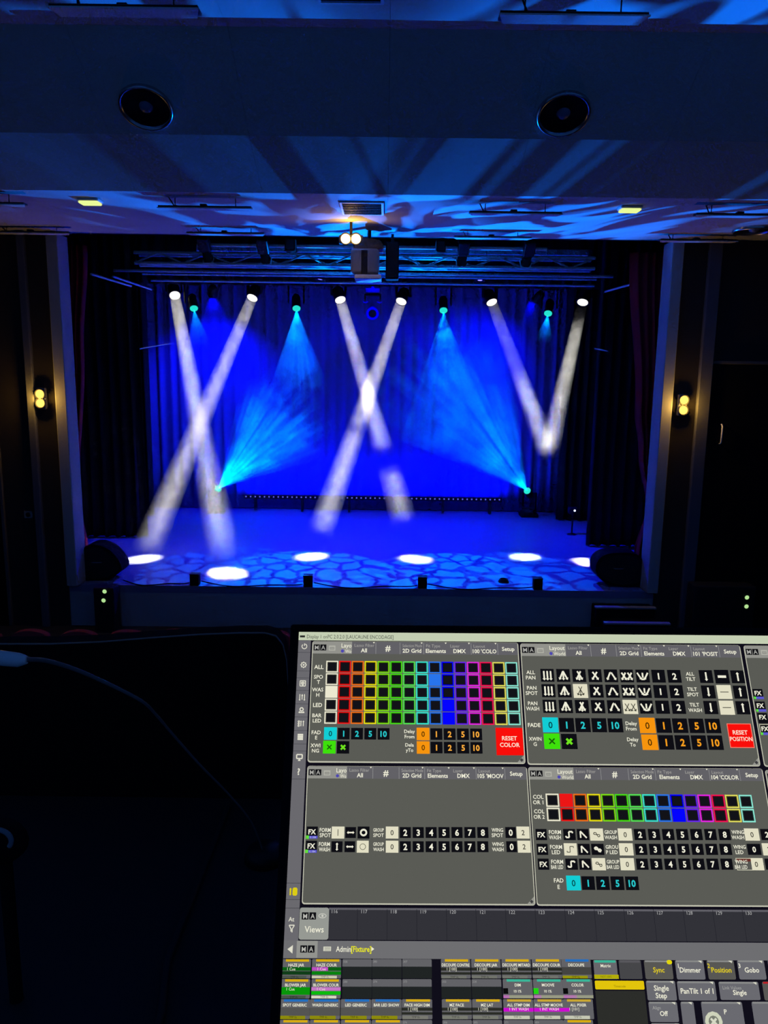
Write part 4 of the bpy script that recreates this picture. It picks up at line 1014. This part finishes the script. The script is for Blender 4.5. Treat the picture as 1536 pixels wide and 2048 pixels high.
for i, x in enumerate((559, 620, 682, 743.5, 804)): ex(x, 3, 60, YEL if i < 4 else None, 'M', '1 [100]') if i < 4 else ex(x, 3, 60, None, '')
xr = [881.5, 942, 1002.5, 1063, 1122]
for i, n_ in enumerate(('DECOUPE CONTRE', 'DECOUPE JAR', 'DECOUPE MITARD', 'DECOUPE COUR')): ex(xr[i], 0, 58.5, YEL, n_, '1 [100]', ((17, 23, BK, 1), (26, 31, BK, 1)), tail=(112, 114, 106))
ex(xr[4], 0, 58.5, BLU, 'DECOUPE', None, ((16, 31, (68, 68, 66), 1),), tail=(150, 148, 10))
for i in (0, 1): ex(xr[i] + 1, 1, 59, None, ''); ex(xr[i] + 2, 2, 59, YEL, ('MZ FACE', 'MZ LAT')[i], '1 [100]', ((17, 23, BK, 1), (26, 31, BK, 1)), tail=(120, 122, 112)); ex(xr[i] + 3, 3, 59, None, '')
for i, (n_, m_) in enumerate((('DIM', 'ALL STMP DIM'), ('MOOVE', 'ALL STMP MOOVE'), ('COLOR', 'ALL PIXER'))):
    x = xr[2 + i] + 2.5
    ex(x, 1, 59, TEA, n_, None, ((32, 38, (152, 154, 132), 1), (32, 38, (196, 80, 196), (.2, .25, .45)[i])))
    u, v = S(x + 1, 1976); ur(u, v, u + 9 * p, v - 9 * p, (30, 214, 14) if i == 1 else (10, 10, 12), 5); T('10 1%', x + 30, 1982, 5.5, WHT, 6)
    ex(x + 1, 2, 59.5, (200, 166, 50), m_, '1 INT WASH' if i < 2 else '1 [101]', ((17.5, 25, (204, 12, 208), 1),) if i < 2 else ((17.5, 25, (204, 12, 208), .2),), tail=(196, 198, 178))
    ex(x + 2, 3, 59, YEL if i == 2 else None, 'M' if i == 2 else '')
def blk(x0, y0, x1, y1, c, top=None, rad=2):
    a = S(x0, y0); b = S(x1, y1); rr(a[0], a[1], b[0], b[1], rad * p, c, 2)
    if top: ur(a[0] + 2 * p, a[1] - .2 * p, b[0] - 2 * p, a[1] - 4 * p, top, 3)
blk(1186, 1920, 1236, 1958, (104, 103, 108), TEA); T('Matrix', 1211, 1931, 6.5, WHT, 5, .5, .01); R(1188, 1949, 1237.5, 1957.5, (178, 172, 10), 3); T('NOT 100%', 1212, 1953, 4, (110, 106, 8), 5, .5, 0)
blk(1236.5, 1920, 1285, 1958, (70, 70, 73), (88, 87, 92)); blk(1189, 1961, 1289, 1979, (226, 196, 12)); T('Timecode', 1239, 1972, 5, (140, 120, 10), 5, .5, 0); R(1190, 1981, 1297, 2056, (44, 45, 42), 2)
GK = (106, 106, 112); GD = (88, 87, 84)
def ekey(x0, y0, x1, y1, s, c=WHT, base=GK, small=None, h=10.5, top=(136, 137, 136)):
    p = kx(y0); pv = ky(y0 + 15); a = S(x0, y0); b = S(x1, y1); rr(a[0], a[1], b[0], b[1], 3 * p, base, 3); ur(a[0] + 2 * p, a[1] - .5 * pv, b[0] - 2 * p, a[1] - 4 * pv, top, 4)
    if s: utext(s, (a[0] + b[0]) / 2, (a[1] + b[1]) / 2 - (3 if small else 0) * pv, h * pv, c, 6, .5, .015, (b[0] - a[0]) * .86)
    if small: utext(small, a[0] + 7 * p, a[1] - 12 * pv, 6 * p, (165, 165, 162), 6, 0, 0)
    uvpoly([(b[0] - 11 * p, a[1] - 1 * pv), (b[0] - 4 * p, a[1] - 1 * pv), (b[0] - 4 * p, a[1] - 6 * pv)], (220, 220, 200), 6)
section('encoder_bar')
YT = (226, 204, 20)
ekey(1287, 1920, 1347, 1958.5, 'Sync', YT, GD); a = S(1338, 1924); rr(a[0] - 5 * p, a[1] + 3.5 * p, a[0] + 5 * p, a[1] - 3.5 * p, 3.4 * p, (226, 214, 10), 7)
ekey(1349, 1920, 1411, 1959, 'Dimmer', WHT); ekey(1412, 1920, 1472, 1959, 'Position', YT, GD); ekey(1473, 1920, 1533, 1959, 'Gobo', WHT); ekey(1534, 1920, 1600, 1959, 'Color', WHT)
T('1', 1356, 1931, 9, WHT, 6); T('2', 1416.5, 1931, 9, YT, 6); T('3', 1478, 1931, 9, WHT, 6)
ekey(1291, 1961, 1354, 2001, '', WHT); two(1322, 1983, 'Single', 'Step', 11, 38, WHT, 15); ekey(1353, 1962, 1434, 2001, 'PanTilt 1 of 1', WHT, h=11); ekey(1436, 1963, 1521, 2000, 'Single', WHT, GK, 'Link Values', h=10)
ekey(1523, 1963, 1600, 2001, 'Values', YT, GD, top=(190, 26, 34)); ekey(1296, 2003, 1358, 2044, 'Off', WHT, GK, 'Align', h=10); ekey(1360, 2003, 1401, 2120, '', WHT); ekey(1401, 2003, 1500, 2120, '', WHT); ekey(1502, 2003, 1620, 2120, '', WHT); ekey(1301, 2046, 1364, 2085, '', WHT)
T('P', 1450, 2023, 10, WHT, 6); a = S(1427, 2043); rr(a[0] - 16 * p, a[1] + 16 * p, a[0] + 16 * p, a[1] - 16 * p, 15.9 * p, (206, 210, 186), 6); rr(a[0] - 9.5 * p, a[1] + 9.5 * p, a[0] + 9.5 * p, a[1] - 9.5 * p, 9.4 * p, (120, 124, 112), 7)
for s_ in (-1, 1): useg((a[0] - 5 * p, a[1] - 5 * p * s_), (a[0] + 5 * p, a[1] + 5 * p * s_), 4 * p, (214, 216, 196), 8)
# ---- make the sections
screen = part(mon, 'screen', mat('glass_black', (.004, .004, .005), .15), lambda b: sbox(b, UL, UR, VB, VT, -.011, 0, .0005))
base = world_loc(screen)
for nm, (V, Fc, Kc) in SEC.items():
    me = bpy.data.meshes.new(nm)
    me.from_pydata([tuple(SP(min(max(x, UL), UR), min(max(y, VB), VT), h) - base) for x, y, h in V], [], Fc)
    ca = me.color_attributes.new('print', 'FLOAT_COLOR', 'CORNER')
    buf = []
    for f, k in zip(me.polygons, Kc): buf += list(k) * f.loop_total
    ca.data.foreach_set('color', buf)
    me.materials.append(E_ui)
    o = bpy.data.objects.new(nm, me); col.objects.link(o); o.parent = screen

# ------------------------------------------------------------------ things left of the monitor
def dark_panel():
    Y = .95
    pts = [(-420, 1300), (-200, 1296), (0, 1288), (100, 1288), (200, 1284), (300, 1276), (400, 1269), (480, 1266), (530, 1266), (552, 1272), (566, 1290), (573, 1320), (577, 1380), (578, 1450)]
    P = [atY(x, y, Y) for x, y in pts]
    low = [Vector((P[-1].x, Y, ZD + .002)), Vector((P[0].x, Y, ZD + .002))]
    t = empty('dark_panel', (sum(q.x for q in P) / len(P), Y, ZD), 'large unlit black panel with a rounded corner beside the lit monitor', 'panel')
    part(t, 'panel', M_blackm, lambda b: b.prism(P + low, (0, .03, 0)))
    part(t, 'edge_rim', M_rim, lambda b: b.tube(P, [.0012] * 10 + [.0009, .0008, .0006, .0004], 6))
dark_panel()
def gooseneck():
    Y = .62
    px = [(52, 1319), (90, 1321), (140, 1335), (200, 1360), (280, 1400), (310, 1427), (345, 1468), (400, 1530), (455, 1586), (500, 1640), (522, 1690)]
    P = [atY(x, y, Y + .02 * i) for i, (x, y) in enumerate(px)]
    base = Vector((P[-1].x + .004, P[-1].y, ZD + .001))
    t = empty('gooseneck_lamp', base, 'thin gooseneck lamp with a shiny metal head reaching in from the left', 'lamp')
    # smooth
    Q = []
    for i in range(len(P) - 1):
        p0, p1, p2, p3 = P[max(i - 1, 0)], P[i], P[i + 1], P[min(i + 2, len(P) - 1)]
        for s in (0, .25, .5, .75): Q.append(.5 * ((2 * p1) + (p2 - p0) * s + (2 * p0 - 5 * p1 + 4 * p2 - p3) * s * s + (3 * p1 - p0 - 3 * p2 + p3) * s ** 3))
    Q.append(P[-1]); Q.append(base)
    part(t, 'stem', M_goose, lambda b: b.tube(Q, [.0022 - .0014 * i / len(Q) for i in range(len(Q))], 8))
    H = [atY(x, y, Y) for x, y in ((-150, 1300), (0, 1316), (38, 1320), (54, 1320))]
    part(t, 'lamp_head', M_alu, lambda b: b.tube(H, [.0065, .0065, .006, .0035], 12))
    part(t, 'base', M_black, lambda b: b.lathe([(0, .012), (.02, .012), (.024, 0), (0, 0)], Matrix.Translation(base), 16))
gooseneck()
def headset():
    a = atY(-6, 1672, .60)
    t = empty('headset', (a.x, a.y, a.z), 'pale curved rim of an object at the left edge below the lamp', 'headset')
    part(t, 'rim', M_grey, lambda b: b.tube([a + Vector((.012 * math.cos(q * .3), 0, .010 * math.sin(q * .3) - .004)) for q in range(-2, 12)], .0022, 8))
    part(t, 'cup', M_blackm, lambda b: b.lathe([(0, .0), (.018, .004), (.020, .015), (0, .02)], frameM(a + Vector((0, 0, -.012)), Vector((0, 1, 0))), 16))
    part(t, 'stand', M_blackm, lambda b: b.tube([a + Vector((0, .01, -.03)), Vector((a.x, a.y + .01, ZD))], .006, 8))
headset()
a = atZ(322, 2040, ZD); b2 = atZ(334, 1930, ZD)
tag(MB().tube([Vector((a.x, .2, ZD + .004)), Vector((a.x, a.y, ZD + .004)), Vector((b2.x, b2.y, ZD + .004)), Vector((b2.x + .004, .93, ZD + .004))], .004, 8).build('desk_cable', M_desk), 'dark cable running up the desk left of the monitor', 'cable')
# ================================================================== HAZE
RMI = RM.transposed()
def proj_y(p):
    v = RMI @ (Vector(p) - CAM); return 1024 - F * v.y / -v.z
def haze_mat(name, length, stops, dens, nscale, namp, nlo, nhi, stretch=1.0, detail=3.0, streak=0.0, color=(1, 1, 1), aniso=0.0, seed=0.0, nmin=0.0):
    m = bpy.data.materials.new(name); m.use_nodes = True; nt = m.node_tree
    nt.nodes.remove(nt.nodes['Principled BSDF'])
    N = nt.nodes.new; K = nt.links.new
    tc = N('ShaderNodeTexCoord'); sep = N('ShaderNodeSeparateXYZ'); K(tc.outputs['Object'], sep.inputs[0])
    mp = N('ShaderNodeMapping'); mp.inputs['Scale'].default_value = (1, 1, stretch); mp.inputs['Location'].default_value = (seed, seed * .7, 0); K(tc.outputs['Object'], mp.inputs[0])
    nz = N('ShaderNodeTexNoise'); nz.inputs['Scale'].default_value = nscale; nz.inputs['Detail'].default_value = detail; nz.inputs['Distortion'].default_value = 0.6; K(mp.outputs[0], nz.inputs['Vector'])
    a = N('ShaderNodeMath'); a.operation = 'DIVIDE'; K(sep.outputs[2], a.inputs[0]); a.inputs[1].default_value = length
    b = N('ShaderNodeMath'); b.operation = 'SUBTRACT'; K(nz.outputs['Fac'], b.inputs[0]); b.inputs[1].default_value = 0.5
    c = N('ShaderNodeMath'); c.operation = 'MULTIPLY_ADD'; K(b.outputs[0], c.inputs[0]); c.inputs[1].default_value = namp; K(a.outputs[0], c.inputs[2])
    rp = N('ShaderNodeValToRGB'); cr = rp.color_ramp
    stops = sorted(stops)
    while len(cr.elements) < len(stops): cr.elements.new(0.5)
    for e, (p, v) in zip(cr.elements, stops): e.position = min(1, max(0, p)); e.color = (v, v, v, 1)
    K(c.outputs[0], rp.inputs[0])
    mr = N('ShaderNodeMapRange'); mr.inputs['From Min'].default_value = nlo; mr.inputs['From Max'].default_value = nhi; mr.inputs['To Min'].default_value = nmin; K(nz.outputs['Fac'], mr.inputs['Value'])
    e = N('ShaderNodeMath'); e.operation = 'MULTIPLY'; K(rp.outputs['Color'], e.inputs[0]); K(mr.outputs[0], e.inputs[1])
    last = e
    if streak:      # lamp rays put into the haze density as streaks
        dv = N('ShaderNodeVectorMath'); dv.operation = 'DIVIDE'; cz = N('ShaderNodeCombineXYZ')
        for i in range(3): K(sep.outputs[2], cz.inputs[i])
        K(tc.outputs['Object'], dv.inputs[0]); K(cz.outputs[0], dv.inputs[1])
        n2 = N('ShaderNodeTexNoise'); n2.inputs['Scale'].default_value = streak; n2.inputs['Detail'].default_value = 1; K(dv.outputs[0], n2.inputs['Vector'])
        m2 = N('ShaderNodeMapRange'); m2.inputs['From Min'].default_value = .38; m2.inputs['From Max'].default_value = .62; m2.inputs['To Min'].default_value = .25; K(n2.outputs['Fac'], m2.inputs['Value'])
        e2 = N('ShaderNodeMath'); e2.operation = 'MULTIPLY'; K(e.outputs[0], e2.inputs[0]); K(m2.outputs[0], e2.inputs[1]); last = e2
    g = N('ShaderNodeMath'); g.operation = 'MULTIPLY'; K(last.outputs[0], g.inputs[0]); g.inputs[1].default_value = dens
    vs = N('ShaderNodeVolumeScatter'); vs.inputs['Color'].default_value = (*color, 1); vs.inputs['Anisotropy'].default_value = aniso
    K(g.outputs[0], vs.inputs['Density']); K(vs.outputs[0], nt.nodes['Material Output'].inputs['Volume'])
    m.cycles.volume_step_rate = 0.6
    return m
def haze_cone(name, p, d, L0, L1, r0, r1, m, label, n=20):
    p = Vector(p); d = Vector(d).normalized()
    mb = MB(); mb.lathe([(0, L0), (r0, L0), (r1, L1), (0, L1)], None, n)
    o = mb.build(name, m); o.matrix_world = frameM(p, d)
    tag(o, label, 'light beam', None); o['kind'] = 'stuff'
    return o
bl = ['white beam of lit haze slanting right from the leftmost lamp', 'white beam of lit haze slanting left to the far left pool', 'white beam of lit haze in the central X slanting right, broken low down',
      'white beam of lit haze in the central X slanting left', 'white beam of lit haze slanting right, faint at its top', 'white beam of lit haze at the right slanting left, ending in mid-air']
prof_y = [  # (picture row, density) down each beam: where smoke hangs
    [(600, 1.0), (850, .9), (905, .6), (960, 1.), (1060, 1.), (1090, .5), (1115, .0)],
    [(600, .6), (640, .75), (850, .8), (880, .8), (1040, 1.), (1080, .6), (1108, .0)],
    [(605, 1.0), (850, 1.0), (885, .9), (900, 0.0), (938, 0), (955, .9), (1020, .8), (1045, 0), (1100, 0)],
    [(605, .9), (840, .9), (858, .25), (875, 1.), (1000, 1.), (1045, .8), (1065, 0), (1110, 0)],
    [(612, .25), (700, .18), (745, .2), (770, .95), (885, .95), (905, 0), (1110, 0)],
    [(612, 0), (640, .05), (665, .9), (880, .95), (905, 0), (1110, 0)]]
W_DENS = 0.125
for i, (L, d, ln) in enumerate(BEAMS):
    st = []
    for py, v in prof_y[i]:
        lo, hi = 0.0, 1.0
        for _ in range(30):
            mid = .5 * (lo + hi)
            if proj_y(L + d * ln * mid) < py: lo = mid
            else: hi = mid
        st.append((lo, v * (.38 + .62 * lo)))      # beam brightness evened by thinning the density towards the lamp
    m = haze_mat('beam_haze', ln, st, W_DENS, 8.0, 0.08, .30, .62, stretch=.6, seed=i * 3.1, nmin=.2)
    haze_cone('light_beam', L, d, .03, ln - .06 / max(.2, -d.z) - .02, .115, .115 + ln * math.tan(math.radians(1.7)), m, bl[i])  # cone kept inside the lamp's light to give a crisp beam edge
# blue fans from the hanging spots
fan = [  # reach m, half angle, density, stops, noise
    (1.1, 13, .4, [(0, 1), (.5, .6), (1, 0)], 2.5, .25, 'short blue fan under the leftmost cyan lamp'),
    (2.5, 14.5, .34, [(0, 1), (.55, .8), (.72, .55), (.92, 0)], 2.2, .45, 'clean blue cone of lit haze left of centre'),
    (2.4, 14.5, .34, [(0, .8), (.3, .9), (.6, .6), (.95, 0)], 3.2, .6, 'broken blue fan of lit smoke right of centre'),
    (0.8, 13, .7, [(0, 1), (.5, .5), (1, 0)], 3.0, .3, 'short blue fan under the rightmost cyan lamp')]
for i, ((L, d), (ln, ha, de, st, ns, na, lb)) in enumerate(zip(FANS, fan)):
    m = haze_mat('fan_haze', ln, st, de, ns, na, .25 if i != 2 else .42, .7, streak=14, seed=5 + i)
    haze_cone('light_beam', L, d, .03, ln, .02, ln * math.tan(math.radians(ha)), m, lb)
ffan = [(5.4, 15, .8, [(0, 1), (.10, .8), (.2, .4), (.5, .36), (.72, .40), (.78, 0)], 1.3, .34, 'bright cyan-blue fan of billowing smoke rising from the left floor light'),
        (6.6, 15, .7, [(0, .8), (.08, .4), (.3, .3), (.6, .34), (.82, .3), (.9, 0)], 1.3, .34, 'striped blue fan of drifting smoke rising from the right floor light')]
for i, ((L, d), (ln, ha, de, st, ns, na, lb)) in enumerate(zip(FFANS, ffan)):
    m = haze_mat('floor_fan_haze', ln, st, de, ns, na, .42, .58, streak=22, seed=11 + 4 * i, detail=3, nmin=.12)
    haze_cone('light_beam', L, d, .03, ln, .02, ln * math.tan(math.radians(ha)), m, lb)

# deep blue fans under the two visible wash lights
for o, ln, lb in ((bpy.data.objects['wash_light'], 2.2, 'deep blue fan of haze under the left wash light'), (bpy.data.objects['wash_light.001'], 1.6, 'deep blue fan of haze under the right wash light')):
    lamp = [c for c in o.children if c.type == 'LIGHT'][0]
    p = o.location + lamp.matrix_local.translation; d = Vector((0.0, .18, -1)).normalized()
    m = haze_mat('wash_haze', ln, [(0, 1), (.4, .6), (1, 0)], .12, 2.0, .2, .2, .7)
    haze_cone('light_beam', p, d, .05, ln, .05, ln * .30, m, lb, 16)
